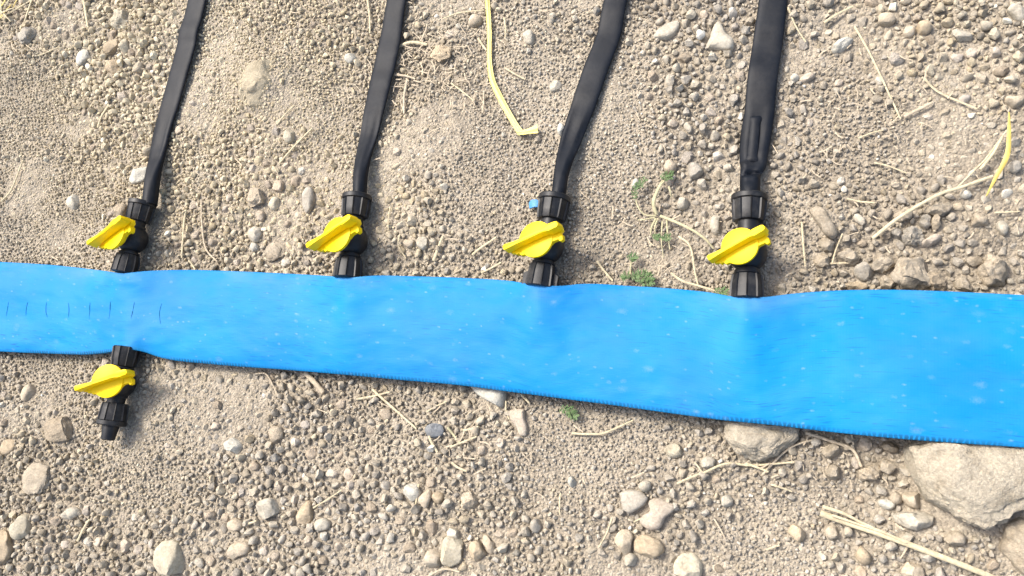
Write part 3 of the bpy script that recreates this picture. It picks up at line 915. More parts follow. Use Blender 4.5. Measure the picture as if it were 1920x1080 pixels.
E_('stone', 'half-buried pale stone left of the third tape', 1040, 160, 24, 24, -30, 6, 'pale', rough=.06, facet=2)
E_('stone', 'pale stone touching the third tape, left side', 1053, 243, 16, 26, 10, 7, 'white', rough=.05)
# right of the fourth tape
E_('stone', 'white crooked stone right of the fourth tape, upper part', 1580, 82, 40, 20, 30, 9, 'white', rough=.15, facet=4)
E_('stone', 'small white pebble touching a pinkish one, right of the fourth tape', 1490, 144, 16, 17, 0, 6, 'white', rough=.06)
E_('stone', 'pinkish pebble beside a small white one, right of the fourth tape', 1514, 143, 28, 16, 15, 7, 'pink', rough=.1)
E_('stone', 'large beige stone near the top, right of the fourth tape', 1663, 35, 36, 26, 0, 9, 'beige', rough=.1, facet=3)
E_('stone', 'round tan stone near the top, left one of two', 1704, 58, 24, 24, 0, 8, 'beige', rough=.08)
E_('stone', 'round tan stone near the top, right one of two', 1732, 53, 26, 26, 0, 8, 'tan', rough=.08)
E_('stone', 'pale rectangular stone in the top right corner', 1906, 24, 24, 40, 25, 9, 'pale', rough=.05, box=3.2, facet=3)
E_('stone', 'wide pale stone in the upper right', 1802, 66, 40, 22, -10, 8, 'pale', rough=.1, facet=3)
E_('stone', 'smooth grey-beige stone at the right border, upper part', 1902, 190, 34, 24, -15, 9, 'beige', rough=.05, facet=3)
E_('stone', 'oval grey stone right of the golden grass blade', 1902, 312, 26, 22, 40, 8, 'grey', rough=.06)
E_('stone', 'pale stone left of the golden grass blade, under the straw fork', 1812, 362, 20, 18, 0, 7, 'white', rough=.1, facet=2)
# lower half
E_('stone', 'smooth rounded pale stone near the lower left border', 40, 988, 50, 42, 25, 12, 'cream', rough=.05, facet=2)
E_('stone', 'long pale stone right of the smooth rounded stone, lower left', 126, 963, 46, 22, 14, 8, 'pale', rough=.06)
E_('stone', 'tan stone cut by the left border, bottom left corner', 4, 1025, 44, 62, 0, 12, 'tan', rough=.08, facet=2)
E_('stone', 'large pale stone at the bottom edge, lower left', 312, 1050, 70, 66, -10, 14, 'cream', rough=.09, facet=5)
E_('stone', 'long oval beige stone near the bottom edge, right of the large pale stone', 437, 1034, 56, 30, 20, 10, 'beige', rough=.06)
E_('stone', 'pale rounded triangular stone below the hose, lower left of centre', 491, 955, 46, 38, 0, 11, 'pale', rough=.08, facet=4)
E_('stone', 'tan stone right of the pale triangular stone', 563, 962, 38, 42, -15, 9, 'tan', rough=.08, facet=2)
E_('stone', 'square tan pebble below the pale triangular stone', 434, 985, 33, 22, 0, 7, 'beige', rough=.05, box=3.4)
E_('stone', 'pale pebble right of the tan stone, lower left of centre', 597, 985, 32, 24, 10, 8, 'pale', rough=.07)
E_('soil_clod', 'flat brown clod left of the capped valve plug', 115, 806, 64, 50, -5, 8, 'brown', M_CLOD, rough=.12, box=2.8, facet=3)
E_('stone', 'upright pale pebble left of the lower valve handle', 52, 738, 28, 36, 0, 8, 'beige', rough=.08, facet=2)
E_('soil_clod', 'low soil clod beneath the flat brown clod', 72, 895, 60, 60, 20, 7, 'soil', M_CLOD, rough=.12)
E_('stone', 'tan pebble at the left border beside the flat brown clod', 14, 838, 34, 28, 0, 8, 'tan', rough=.08)
E_('soil_clod', 'tan clod right of the capped valve', 510, 815, 32, 34, 0, 9, 'beige', M_CLOD, rough=.12, facet=3)
E_('stone', 'white cleft pebble below the hose, right of the capped valve', 430, 836, 36, 30, -20, 9, 'white', rough=.18, facet=4)
E_('stone', 'rounded grey pebble with a slate-blue top below the hose', 813, 807, 42, 26, 0, 9, 'slate', rough=.04)
E_('stone', 'bright white angular pebble, lower middle', 770, 922, 36, 34, -10, 10, 'white', rough=.08, facet=4)
E_('stone', 'beige stone right of the bright white angular pebble', 796, 935, 28, 34, 0, 9, 'beige', rough=.08, facet=2)
E_('stone', 'round tan pebble right of the beige stone, lower middle', 820, 933, 22, 22, 0, 7, 'tan', rough=.06)
E_('stone', 'lumpy beige stone right of the round tan pebble, lower middle', 877, 938, 32, 38, 15, 10, 'beige', M_CLOD, rough=.15, facet=2)
E_('stone', 'large rounded beige stone near the bottom edge, middle', 841, 1034, 48, 52, -20, 14, 'cream', rough=.08, facet=3)
E_('stone', 'tan stone right of the large rounded beige stone, bottom middle', 890, 1036, 34, 40, 0, 11, 'tan', rough=.1, facet=3)
E_('stone', 'tan stone left of the large rounded beige stone, bottom middle', 808, 1048, 34, 34, 0, 10, 'soil', rough=.1, facet=3)
E_('stone', 'pale pebble above the large rounded beige stone, bottom middle', 846, 1002, 28, 26, 10, 9, 'pale', rough=.08, facet=3)
E_('stone', 'long slanting pebble above the bottom edge, middle', 912, 1020, 20, 40, 28, 7, 'beige', rough=.08)
E_('stone', 'upright beige stone, left one of the touching pair at bottom centre right', 1167, 1018, 36, 44, 0, 12, 'beige', rough=.06, facet=2)
E_('stone', 'wide beige stone, right one of the touching pair at bottom centre right', 1213, 1028, 56, 42, -20, 12, 'tan', rough=.08, facet=3)
E_('stone', 'pale pebble below the touching pair of stones', 1180, 1052, 26, 26, 0, 9, 'pale', rough=.08, facet=2)
E_('stone', 'stone cut by the bottom edge, right of the touching pair', 1290, 1066, 60, 50, 20, 13, 'cream', rough=.08, facet=3)
E_('stone', 'olive-grey pebble in fine gravel, bottom centre', 1001, 985, 22, 28, 0, 8, 'grey', rough=.05)
E_('stone', 'pale oval pebble above the grey shield-shaped stone', 1207, 910, 24, 24, 20, 8, 'pale', rough=.06, facet=2)
E_('stone', 'white pebble left of the grey shield-shaped stone', 1069, 903, 16, 22, 20, 7, 'white', rough=.06)
E_('stone', 'beige stone left of the cream rock under the hose', 1262, 843, 36, 28, -10, 9, 'cream', rough=.1, facet=3)
E_('stone', 'pale stone below the cream rock under the hose', 1327, 868, 28, 24, 10, 8, 'pale', rough=.08, facet=2)
E_('stone', 'pale long stone left of the largest rock', 1718, 976, 74, 36, -12, 12, 'pale', rough=.12, facet=4)
E_('stone', 'white oval pebble above the pale long stone, near the largest rock', 1665, 946, 32, 18, -15, 8, 'white', rough=.06)
E_('stone', 'beige angular stone between the white oval pebble and the largest rock', 1712, 938, 34, 36, -20, 11, 'beige', rough=.1, facet=4)
E_('soil_clod', 'clod left of the angular stone beside the largest rock', 1682, 933, 24, 26, 0, 8, 'soil', M_CLOD, rough=.12, facet=3)
E_('soil_clod', 'pale clod among dark gaps left of the largest rock', 1635, 886, 40, 30, 20, 11, 'beige', M_CLOD, rough=.2, facet=4)
E_('soil_clod', 'rounded clod below the straw bend, under the hose edge', 1563, 886, 30, 30, 0, 10, 'soil', M_CLOD, rough=.15, facet=3)
E_('soil_clod', 'clod by the hose edge between cream rock and largest rock', 1560, 845, 36, 28, 0, 10, 'soil', M_CLOD, rough=.18, facet=3)
E_('soil_clod', 'clod right of the curled straw, left of the largest rock', 1665, 875, 34, 32, 20, 10, 'soil', M_CLOD, rough=.18, facet=3)
E_('soil_clod', 'dark clod shaded by the hose, at the corner of the largest rock', 1672, 838, 32, 20, 0, 9, 'brown', M_CLOD, rough=.15, facet=2)
E_('stone', 'small square pale pebble in fine gravel left of the straw bundle', 1362, 940, 22, 24, -8, 8, 'pale', rough=.05, box=3.2, facet=2)
E_('stone', 'round tan stone below the straw bundle end', 1495, 1000, 32, 34, 0, 9, 'tan', rough=.08, facet=2)
E_('stone', 'tan pebble under the straw bundle, right of the round tan stone', 1562, 1000, 28, 26, 0, 9, 'soil', rough=.1, facet=2)
E_('stone', 'oval tan stone below the straw bundle near the bottom edge', 1620, 1042, 30, 34, 20, 10, 'tan', rough=.08, facet=2)
E_('stone', 'beige stone right of the straw bundle, under the pale long stone', 1788, 1012, 40, 28, 10, 9, 'soil', rough=.1, facet=3)
E_('stone', 'pale stone cut by the bottom edge below the straw bundle', 1712, 1074, 40, 34, 0, 11, 'beige', rough=.1, facet=3)

# ------------------------------------------------------------------ loose pebbles and grit
COARSE = [(150, 110, 190, .55), (1700, 440, 170, .9), (1840, 490, 90, .6), (1650, 60, 170, .35), (1370, 150, 110, .45), (1700, 880, 190, .45), (520, 980, 260, .35), (880, 1010, 200, .35),
          (1330, 320, 110, .4), (1860, 120, 120, .25), (540, 430, 170, .35), (100, 1000, 160, .4), (780, 420, 60, .3), (1640, 1030, 180, .4), (1370, 220, 90, .4), (620, 60, 60, .2), (300, 700, 80, .15), (640, 740, 90, .2), (1230, 1010, 120, .3)]
FINE = [(1110, 340, 130, .6), (990, 180, 120, .4), (620, 220, 90, .35), (90, 430, 130, .5), (1660, 260, 130, .5), (260, 860, 110, .35), (1420, 990, 130, .4), (1610, 920, 70, .5),
        (1490, 440, 70, .6), (50, 180, 110, .5), (420, 120, 100, .4), (960, 330, 90, .4), (1040, 860, 140, .25), (680, 800, 100, .3), (1500, 1060, 100, .4), (1180, 780, 90, .2), (100, 700, 80, .4)]
def coarseness(px, py):
    c_ = .36 + .65 * (fbm(px / 130.0, py / 130.0, 51, 3) - .5)
    for x, y, r, a in COARSE: c_ = c_ + a * np.exp(-((px - x) ** 2 + (py - y) ** 2) / (r * r))
    for x, y, r, a in FINE: c_ = c_ - 1.35 * a * np.exp(-((px - x) ** 2 + (py - y) ** 2) / (r * r))
    return np.clip(c_, .02, 1)
WARM = [(250, 150, 330, .75), (500, 330, 260, .55), (520, 60, 250, .4), (1000, 60, 160, .1), (1800, 60, 200, .35), (120, 900, 240, .2), (760, 400, 100, .3), (1540, 420, 90, .2)]
def warmth(px, py):
    w = .22 + .45 * (fbm(px / 170.0 + 9, py / 170.0, 71, 3) - .5)
    for x, y, r, a in WARM: w = w + a * np.exp(-((px - x) ** 2 + (py - y) ** 2) / (r * r))
    return np.clip(w, 0, 1)

CRUST_LIGHT = [(300, 150, 330, .28), (560, 330, 220, .12), (1010, 110, 260, .13), (1150, 330, 150, .10), (620, 60, 200, .12), (1750, 40, 220, .08), (250, 860, 200, .05), (1440, 330, 110, -.08), (1640, 400, 160, -.08), (760, 90, 90, -.10), (1750, 880, 220, -.06)]  # pale crust plus the brighter upper-left light, both put into the grain tone
def crust_light(px, py):
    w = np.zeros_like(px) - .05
    for x, y, r, a in CRUST_LIGHT: w = w + a * np.exp(-((px - x) ** 2 + (py - y) ** 2) / (r * r))
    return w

CELL = .001
BX0, BX1, BY0, BY1 = -1.55, .62, -.42, 1.25
occ = np.zeros((int((BY1 - BY0) / CELL) + 1, int((BX1 - BX0) / CELL) + 1), bool)
def stamp(x, y, r):
    ix, iy = (x - BX0) / CELL, (y - BY0) / CELL; n = r / CELL
    x0, x1 = int(ix - n), int(ix + n) + 1; y0, y1 = int(iy - n), int(iy + n) + 1
    if x0 < 0 or y0 < 0: return
    s = occ[y0:y1 + 1, x0:x1 + 1]
    yy, xx = np.ogrid[y0:y0 + s.shape[0], x0:x0 + s.shape[1]]
    s |= (xx - ix) ** 2 + (yy - iy) ** 2 <= n * n
for x, y, r in OCC: stamp(x, y, r)
for v in VALVES:
    a, b = v['world']
    for t in np.linspace(.1, 1.0, 24):
        q = a.lerp(b, t); stamp(q.x, q.y, .0105)

for T in TAPES:
    r_ = np.array(T['rows'], float)
    for y in np.arange(-130, r_[-1, 0], 6.0):
        a, b = gp(np.interp(y, r_[:, 0], r_[:, 1]), y, .004), gp(np.interp(y, r_[:, 0], r_[:, 2]), y, .004)
        for t in (.3, .5, .7):
            q = a.lerp(b, t); stamp(q.x, q.y, .0065)

def candidates(n, mx0, my0, mx1, my1):
    X = rng.uniform(BX0, BX1, n); Y = rng.uniform(BY0, BY1, n)
    P = wp(np.stack([X, Y, np.zeros(n)], 1)); px, py = P[:, 0], P[:, 1]
    up = np.interp(px, [p[0] for p in TOP], [p[1] for p in TOP]); lo = np.interp(px, [p[0] for p in BOT], [p[1] for p in BOT])
    ok = (px > -mx0) & (px < 1920 + mx1) & (py > -my0) & (py < 1080 + my1) & ~((py > up + 16) & (py < lo - 30))
    return X[ok], Y[ok], px[ok], py[ok]

pts = []          # x, y, r
def throw(n, rmin, rmax, power, weight, margins, gap):
    X, Y, px, py = candidates(n, *margins)
    c_ = coarseness(px, py)
    u = rng.uniform(0, 1, len(X))
    keep = rng.uniform(0, 1, len(X)) < weight(c_)
    X, Y, c_, u = X[keep], Y[keep], c_[keep], u[keep]
    R = (rmin + (rmax - rmin) * u ** power) * np.clip(.72 + .62 * c_, .7, 1.12)
    o = np.argsort(-R)
    H_, W_ = occ.shape
    got = 0
    for k in o:
        x, y, r = X[k], Y[k], R[k]
        n_ = r * gap / CELL
        ix, iy = (x - BX0) / CELL, (y - BY0) / CELL
        x0, x1, y0, y1 = int(ix - n_), int(ix + n_) + 1, int(iy - n_), int(iy + n_) + 1
        if x0 < 0 or y0 < 0 or x1 >= W_ or y1 >= H_: continue
        q = n_ * .7
        if occ[int(iy), int(ix)] or occ[y0:y1, int(ix)].any() or occ[int(iy), x0:x1].any() or occ[int(iy - q):int(iy + q) + 1, int(ix - q):int(ix + q) + 1].any(): continue
        stamp(x, y, r * .92)
        pts.append((x, y, r)); got += 1
    return got

g_big = throw(9000, .0046, .0072, 2.2, lambda c_: np.clip(c_ * 1.25 - .16, 0, 1) * .55, (150, 120, 260, 240), 1.0)
n_big = len(pts)
g_med = throw(150000, .0024, .0047, 1.9, lambda c_: np.clip(c_ * 1.1, .03, 1), (190, 150, 300, 280), .92)
g_sml = throw(900000, .0010, .0025, 1.5, lambda c_: np.ones_like(c_) * .95, (140, 110, 200, 180), .85)
print('scatter', g_big, g_med, g_sml)
PT = np.array(pts)

# the biggest loose pebbles that the photo frames are things of their own
PXY = wp(np.stack([PT[:, 0], PT[:, 1], np.zeros(len(PT))], 1))
inside = (PXY[:, 0] > 4) & (PXY[:, 0] < 1916) & (PXY[:, 1] > 4) & (PXY[:, 1] < 1076)
upy = np.interp(PXY[:, 0], [p[0] for p in TOP], [p[1] for p in TOP]); loy = np.interp(PXY[:, 0], [p[0] for p in BOT], [p[1] for p in BOT])
clear = inside & ((PXY[:, 1] < upy - 6) | (PXY[:, 1] > loy + 6))
sc = np.array([1.0 / mpp(x, y) for x, y in PXY[:n_big]]) * PT[:n_big, 2]
# not beneath a tape
def under_tape(x, y):
    for T in TAPES:
        r = np.array(T['rows'], float)
        if y < r[-1, 0] and np.interp(y, r[:, 0], r[:, 1]) - 5 < x < np.interp(y, r[:, 0], r[:, 2]) + 5: return True
    return False
order = [k for k in np.argsort(-sc) if clear[k] and not under_tape(*PXY[k])]
solo = order[:max(0, 300 - len(OCC))]
PEB = [rock_mesh('pebble', ell(2.0, random.uniform(1.45, 2.0), 0), random.uniform(.62, .85), M_STONE if k % 4 == 0 else M_CLOD, 3, random.uniform(2.1, 2.6), random.uniform(.14, .30), 300 + k, facet=random.choice((7, 9, 11, 12)), cut=(.50, .82), fine=.03) for k in range(16)]
LANDS = [('the boot-shaped stone', 970, 792), ('the slate-topped pebble', 813, 807), ('the capped valve', 215, 760), ('the flat brown clod', 115, 806), ('the large pale bottom stone', 312, 1050),
         ('the pale triangular stone', 491, 955), ('the bright white angular pebble', 770, 922), ('the large rounded beige stone', 841, 1034), ('the touching pair of stones', 1190, 1022), ('the grey shield-shaped stone', 1190, 940),
         ('the cream rock under the hose', 1420, 820), ('the straw bundle', 1640, 1000), ('the straw bundle split end', 1545, 958), ('the largest rock', 1800, 920), ('the thick grey-white stick', 590, 716),
         ('the white cleft pebble', 430, 836), ('the smooth rounded stone', 40, 988), ('the bent yellow straw', 1380, 872), ('the long straight straw', 740, 768), ('the olive-grey pebble', 1001, 985),
         ('the first valve', 250, 440), ('the second valve', 655, 440), ('the third valve', 1025, 450), ('the fourth valve', 1400, 460), ('the green weed', 1233, 405), ('the small dark green weed', 1200, 520),
         ('the yellow strip bend', 922, 150), ('the folded yellow end', 990, 246), ('the first tape', 320, 140), ('the second tape', 715, 130), ('the third tape', 1115, 130), ('the fourth tape', 1430, 130),
         ('the kink in the fourth tape', 1410, 325), ('the large rounded clod', 495, 160), ('the white blocky stone', 149, 101), ('the upright grey oval stone', 578, 375), ('the bright white oval pebble', 470, 461),
         ('the pale angular stone', 791, 456), ('the leaf-shaped stone', 1250, 60), ('the pale pointed stone', 1345, 75), ('the short thick grey straw', 1720, 206), ('the pale bent straw', 1780, 178), ('the golden blade', 1885, 290),
         ('the long forked stalk', 1740, 378), ('the largest pitted clod', 1713, 512), ('the round pale-topped clod', 1868, 500), ('the long soil slab', 1545, 418), ('the white crooked stone', 1580, 82),
         ('the pale rectangular corner stone', 1906, 24), ('the long wavy dry stem', 382, 430), ('the long thin lower straw', 555, 272), ('the top left corner', 10, 10), ('the left border straw', 22, 340)]
def zone(px, py):
    n, x, y = min(LANDS, key=lambda l: (l[1] - px) ** 2 + (l[2] - py) ** 2)
    a = math.degrees(math.atan2(y - py, px - x)) % 360
    return ['right of', 'up and right of', 'above', 'up and left of', 'left of', 'down and left of', 'below', 'down and right of'][int((a + 22.5) // 45) % 8] + ' ' + n
TONES = [('brown', (.325, .275, .205)), ('tan', (.40, .335, .25)), ('beige', (.42, .362, .28)), ('pale', (.47, .415, .335)), ('grey', (.37, .335, .28)), ('whitish', (.50, .465, .385))]
LOOSE = []
for k in solo:
    x, y, r = PT[k]; px, py = PXY[k]
    w = float(warmth(np.array([px]), np.array([py]))[0])
    ti = random.choices(range(6), (2, 3 + 2 * w, 3, 2, 2.5 - 2 * w, .8))[0]
    tn, tc = TONES[ti]
    o = bpy.data.objects.new('pebble', random.choice(PEB)); col.objects.link(o)
    o.rotation_euler = (random.uniform(-.25, .25), random.uniform(-.25, .25), random.uniform(0, 6.28))
    o.scale = (r, r, r * random.uniform(.85, 1.15))
    o.location = (x, y, gh(x, y) + r * random.uniform(.0, .28))
    jt = random.uniform(.92, 1.08); o.color = (tc[0] * jt, tc[1] * jt * .99, tc[2] * jt, 1)
    zn = zone(px, py)
    LOOSE.append((o, tn, zn, r))
fam = {}
for o, tn, zn, r in LOOSE: fam.setdefault((tn, zn), []).append((r, o))
for (tn, zn), L in fam.items():
    L.sort(key=lambda q: -q[0])
    words = [''] if len(L) == 1 else ['larger ', 'smaller '] if len(L) == 2 else ['largest '] + ['middling '] * (len(L) - 2) + ['smallest ']
    for (r, o), w in zip(L, words): tag(o, f'{w}small {tn} pebble lying {zn}' if not w else f'{w}of the {tn} pebbles lying {zn}', 'pebble', 'small loose pebbles')
solo_set = set(int(k) for k in solo)

# everything smaller: one mass of crumbs and grit
rest = np.array([k for k in range(len(PT)) if k not in solo_set])
Q = PT[rest]; QP = PXY[rest]
nQ = len(Q)
GRAINS = bpy.data.collections.new('grain shapes')
for k in range(14):
    me = rock_mesh('grain', ell(2.15, random.uniform(1.35, 2.15), 0), random.uniform(.70, 1.0), M_GRIT, 2, random.uniform(2.0, 2.4), random.uniform(.25, .5), 500 + k, freq=1.6, facet=random.choice((6, 8, 9, 11, 12)), cut=(.48, .80))
    GRAINS.objects.link(bpy.data.objects.new('grain_%02d' % k, me))
gm = bpy.data.meshes.new('grit')
gz = ground_h(Q[:, 0], Q[:, 1])
gm.vertices.add(nQ)
gm.vertices.foreach_set('co', np.stack([Q[:, 0], Q[:, 1], gz + Q[:, 2] * (rng.uniform(.28, 1.08, nQ) - 1.0 * np.clip((fbm(Q[:, 0] * 14 + 5, Q[:, 1] * 14, 91, 3) - .485) * 4.5, 0, .95))], 1).ravel())
def attr(name, typ, arr, key='value'):
    a = gm.attributes.new(name, typ, 'POINT'); a.data.foreach_set(key, arr)
attr('rot', 'FLOAT_VECTOR', np.stack([rng.normal(0, .35, nQ), rng.normal(0, .35, nQ), rng.uniform(0, 6.283, nQ)], 1).astype(np.float32).ravel(), 'vector')
sxy = Q[:, 2:3] * rng.uniform(.9, 1.15, (nQ, 3)); sxy[:, 2] *= .95
attr('scl', 'FLOAT_VECTOR', sxy.astype(np.float32).ravel(), 'vector')
attr('pick', 'INT', rng.integers(0, 14, nQ).astype(np.int32))
tone = np.clip(.44 + crust_light(QP[:, 0], QP[:, 1]) + rng.normal(0, .10, nQ) + .30 * (fbm(Q[:, 0] * 12, Q[:, 1] * 12, 81, 3) - .5), 0, .93)
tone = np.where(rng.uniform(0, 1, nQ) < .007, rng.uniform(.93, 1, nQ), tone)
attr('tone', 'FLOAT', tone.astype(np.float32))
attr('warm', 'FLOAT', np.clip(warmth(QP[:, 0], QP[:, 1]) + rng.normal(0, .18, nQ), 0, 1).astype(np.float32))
grit = bpy.data.objects.new('gravel', gm)
col.objects.link(grit)
tag(grit, 'loose beige soil crumbs and grit covering the ground', 'gravel', kind='stuff')
ng = bpy.data.node_groups.new('gravel_scatter', 'GeometryNodeTree')
ng.interface.new_socket('Geometry', in_out='INPUT', socket_type='NodeSocketGeometry')
ng.interface.new_socket('Geometry', in_out='OUTPUT', socket_type='NodeSocketGeometry')
gi = ng.nodes.new('NodeGroupInput'); go = ng.nodes.new('NodeGroupOutput')
iop = ng.nodes.new('GeometryNodeInstanceOnPoints')
ci = ng.nodes.new('GeometryNodeCollectionInfo')
ci.inputs['Collection'].default_value = GRAINS
ci.inputs['Separate Children'].default_value = True
ci.inputs['Reset Children'].default_value = True
def named(n, t):
    a = ng.nodes.new('GeometryNodeInputNamedAttribute'); a.data_type = t; a.inputs['Name'].default_value = n
    return a.outputs['Attribute']
e2r = ng.nodes.new('FunctionNodeEulerToRotation')
L_ = ng.links.new
L_(gi.outputs[0], iop.inputs['Points']); L_(ci.outputs[0], iop.inputs['Instance'])
iop.inputs['Pick Instance'].default_value = True
L_(named('pick', 'INT'), iop.inputs['Instance Index'])
L_(named('rot', 'FLOAT_VECTOR'), e2r.inputs[0]); L_(e2r.outputs[0], iop.inputs['Rotation'])
L_(named('scl', 'FLOAT_VECTOR'), iop.inputs['Scale'])
L_(iop.outputs[0], go.inputs[0])
md = grit.modifiers.new('scatter', 'NODES'); md.node_group = ng

# ------------------------------------------------------------------ straws, strip, scrap, weeds
def on_soil(x, y, lift=.004):
    q = gp(x, y, lift); g = gh(q.x, q.y)
    q = gp(x, y, g + lift)
    return q

def straw(label, path, wpx, mat=None, lift=.0045, arch=.0, name='dry_straw', taper=.75, group='dry straws strewn over the soil', flat=.75):
    cx, cy = path[len(path) // 2]
    P = [on_soil(x, y, lift) for x, y in path]
    n = max(8, 5 * len(path))
    C_ = resample(P, n)
    s = mpp(cx, cy); r = wpx * s / 2 * .85
    for i, q in enumerate(C_):
        t = i / (n - 1)
        q.z += arch * math.sin(math.pi * t) + .0004 * math.sin(t * 5 + cx)
        q.x += .0004 * math.sin(t * 4 + cy); q.y += .0004 * math.sin(t * 3 + cx)
    rad = [r * (1 - (1 - taper) * (i / (n - 1))) * (1 + .08 * math.sin(i * 2.1)) for i in range(n)]
    o = MB().grid_rings(tube_rings(C_, rad, 7, flat)).build(name, mat or M_STRAW, None, smooth=60)
    tag(o, label, 'straw', group)
    return o
S_ = straw
S_('thin straw slanting down right in the upper right, longest of the straight ones', [(1602, 50), (1640, 120), (1690, 222)], 5)
S_('pale bent straw at the upper right, ending near the open gravel', [(1733, 148), (1762, 172), (1832, 204)], 5)
S_('short thick grey straw with a shadow, upper right', [(1696, 220), (1718, 206), (1748, 192)], 8, M_STRAWG)
S_('thin straw beside the right side of the fourth tape, near the top', [(1477, 15), (1490, 45), (1512, 78)], 4)
S_('pale straw stub near the top edge, right of the fourth tape', [(1545, 42), (1570, 28), (1600, 12)], 7)
S_('short straw low in the open gravel, upper right', [(1610, 258), (1632, 250), (1656, 245)], 4)
S_('thin upright straw right of the fourth valve', [(1503, 415), (1507, 455), (1510, 500)], 5)
S_('thin straw leaning over the clods, right of the fourth valve', [(1560, 494), (1568, 468), (1579, 438)], 4)
S_('short flat straw lying across the clod pile', [(1556, 493), (1575, 493), (1594, 494)], 4)
S_('straw lying level above the clod pile', [(1588, 372), (1612, 377), (1642, 381)], 5)
S_('straw lying level near the right border above the hose', [(1864, 399), (1885, 399), (1912, 396)], 4)
S_('thin straw in fine gravel left of the forked stalk and golden blade', [(1640, 305), (1665, 312), (1700, 325)], 4)
S_('pale straw between the third valve and the weed', [(1120, 490), (1132, 506), (1148, 526)], 6)
S_('short straw left of the third valve, upper one of two', [(886, 479), (906, 462), (930, 444)], 6)
S_('short straw left of the third valve, lower one of two', [(903, 512), (920, 502), (940, 492)], 5)
S_('yellowish thick straw between the second valve and third valve', [(812, 488), (822, 466), (832, 442)], 8)
S_('upright thin straw just right of the second valve nut', [(731, 388), (729, 410), (728, 432)], 4)
S_('upright straw with a hooked neighbour right of the second valve', [(750, 440), (748, 462), (760, 484)], 4)
S_('straight upright straw right of the first valve', [(348, 393), (345, 430), (340, 484)], 6)
S_('long wavy dry stem right of the straight upright straw', [(378, 375), (378, 420), (385, 465), (408, 490)], 5, M_STRAWG)
S_('tiny straw touching the hose right of the first valve', [(354, 489), (360, 497), (367, 505)], 5)
S_('pale straight stick at the top edge, left of the first tape', [(154, -8), (160, 20), (166, 52)], 7)
S_('long thin straw in the upper left corner', [(62, -5), (50, 30), (34, 72)], 5)
S_('bent straw below the white blocky stone, left of the first tape', [(204, 195), (192, 215), (184, 240)], 6)
S_('straw lying across the upper left corner', [(-10, 38), (30, 18), (70, -6)], 5)
S_('thin straw lying left of the first tape, mid height', [(70, 104), (92, 96), (112, 88)], 3)
S_('straw hanging from the top edge left of the second tape', [(688, -8), (692, 25), (694, 62)], 6)
S_('thick pale straw end right of the second tape', [(748, 86), (772, 80), (800, 84)], 8)
S_('thin twig arching near the top, right of the second tape', [(790, 78), (798, 60), (800, 44)], 5, M_STRAWG)
S_('twig slanting toward the yellow strip near the top', [(832, 36), (862, 24), (908, 18)], 4)
S_('brown stubble twig beside the second tape', [(764, 150), (758, 180), (757, 214)], 7, M_STRAWG)
S_('twig leaning on the second tape at stubble height', [(740, 140), (760, 143), (778, 148)], 5, M_STRAWG)
S_('white forked straw end touching the left of the yellow strip', [(896, 72), (905, 84), (912, 94)], 6)
S_('thin straw lying between yellow strip and second tape, lower one', [(845, 155), (865, 170), (890, 190)], 4)
S_('dark small twig standing in gravel left of the yellow strip bend', [(907, 175), (906, 195), (905, 212)], 5, M_STRAWG)
S_('thin straw right of the yellow strip', [(947, 128), (962, 138), (985, 148)], 4)
S_('thin upright straw right of the yellow strip top', [(945, 32), (947, 50), (948, 70)], 4)
S_('long thin straw between the first and second tapes, upper one', [(520, 234), (535, 214), (552, 196)], 4)
S_('long thin straw between the first and second tapes, lower one', [(524, 306), (550, 275), (586, 240)], 5)
S_('long straw at the left border above the first valve', [(2, 378), (22, 352), (44, 300)], 5)
S_('thick grey-white stick poking from under the hose below', [(574, 698), (588, 714), (606, 736)], 14, M_STRAWG)
S_('long straight straw slanting below the hose, left of centre', [(698, 730), (735, 763), (780, 804)], 6)
S_('short straw crossing the head of the long straight straw', [(668, 749), (700, 742), (732, 734)], 5)
S_('thin straw left of the slate-topped pebble, under the hose', [(800, 773), (818, 762), (838, 752)], 4)
S_('yellow split straw under the slate-topped pebble', [(804, 818), (811, 832), (820, 848)], 7)
S_('straw right of the slate-topped pebble, upper one', [(868, 808), (882, 804), (898, 799)], 6)
S_('straw right of the slate-topped pebble, lower long one', [(846, 839), (868, 829), (894, 818)], 5)
S_('yellow-green straw right of the slate-topped pebble, steep one', [(840, 802), (850, 816), (864, 832)], 6, M_STEM)
S_('short pale straw below the slate-topped pebble group', [(846, 867), (858, 875), (876, 884)], 6)
S_('thin curved straw around the boot-shaped stone', [(948, 752), (949, 768), (955, 786)], 4)
S_('two-part straw bent below the hose, middle right', [(1072, 812), (1110, 813), (1135, 811), (1188, 789)], 6)
S_('straw stub under the hose right of the white triangular stone', [(978, 738), (984, 746), (992, 756)], 6)
S_('upright thin straw beside the bright white angular pebble', [(786, 908), (782, 928), (778, 950)], 5)
S_('upright straw in fine gravel, bottom centre', [(1051, 925), (1050, 945), (1049, 965)], 4)
S_('thin long straw left of the touching pair of stones', [(1149, 972), (1138, 998), (1122, 1026)], 4)
S_('straw lying over the pink-beige angular stone', [(1188, 980), (1208, 968), (1238, 948)], 4)
S_('thin straw below the hose, left of the bright white angular pebble', [(588, 953), (610, 940), (640, 918)], 4)
S_('short pale straw right of the long pale stone, lower left', [(144, 1014), (156, 994), (168, 974)], 6)
S_('short straw by the square tan pebble, lower left', [(455, 984), (468, 980), (482, 976)], 6)
S_('bent yellow straw below the cream rock, main long one', [(1318, 888), (1362, 870), (1408, 873), (1490, 866)], 6)
S_('yellow straw crossing the bent one below the cream rock', [(1400, 869), (1420, 877), (1440, 885)], 6)
S_('straw in front of the cream rock, left one running off the bent straw', [(1270, 906), (1292, 896), (1318, 886)], 6)
S_('arching dry stem beside the cream rock, curving up to the hose', [(1428, 890), (1470, 848), (1500, 832), (1540, 822)], 5, M_STRAWG)
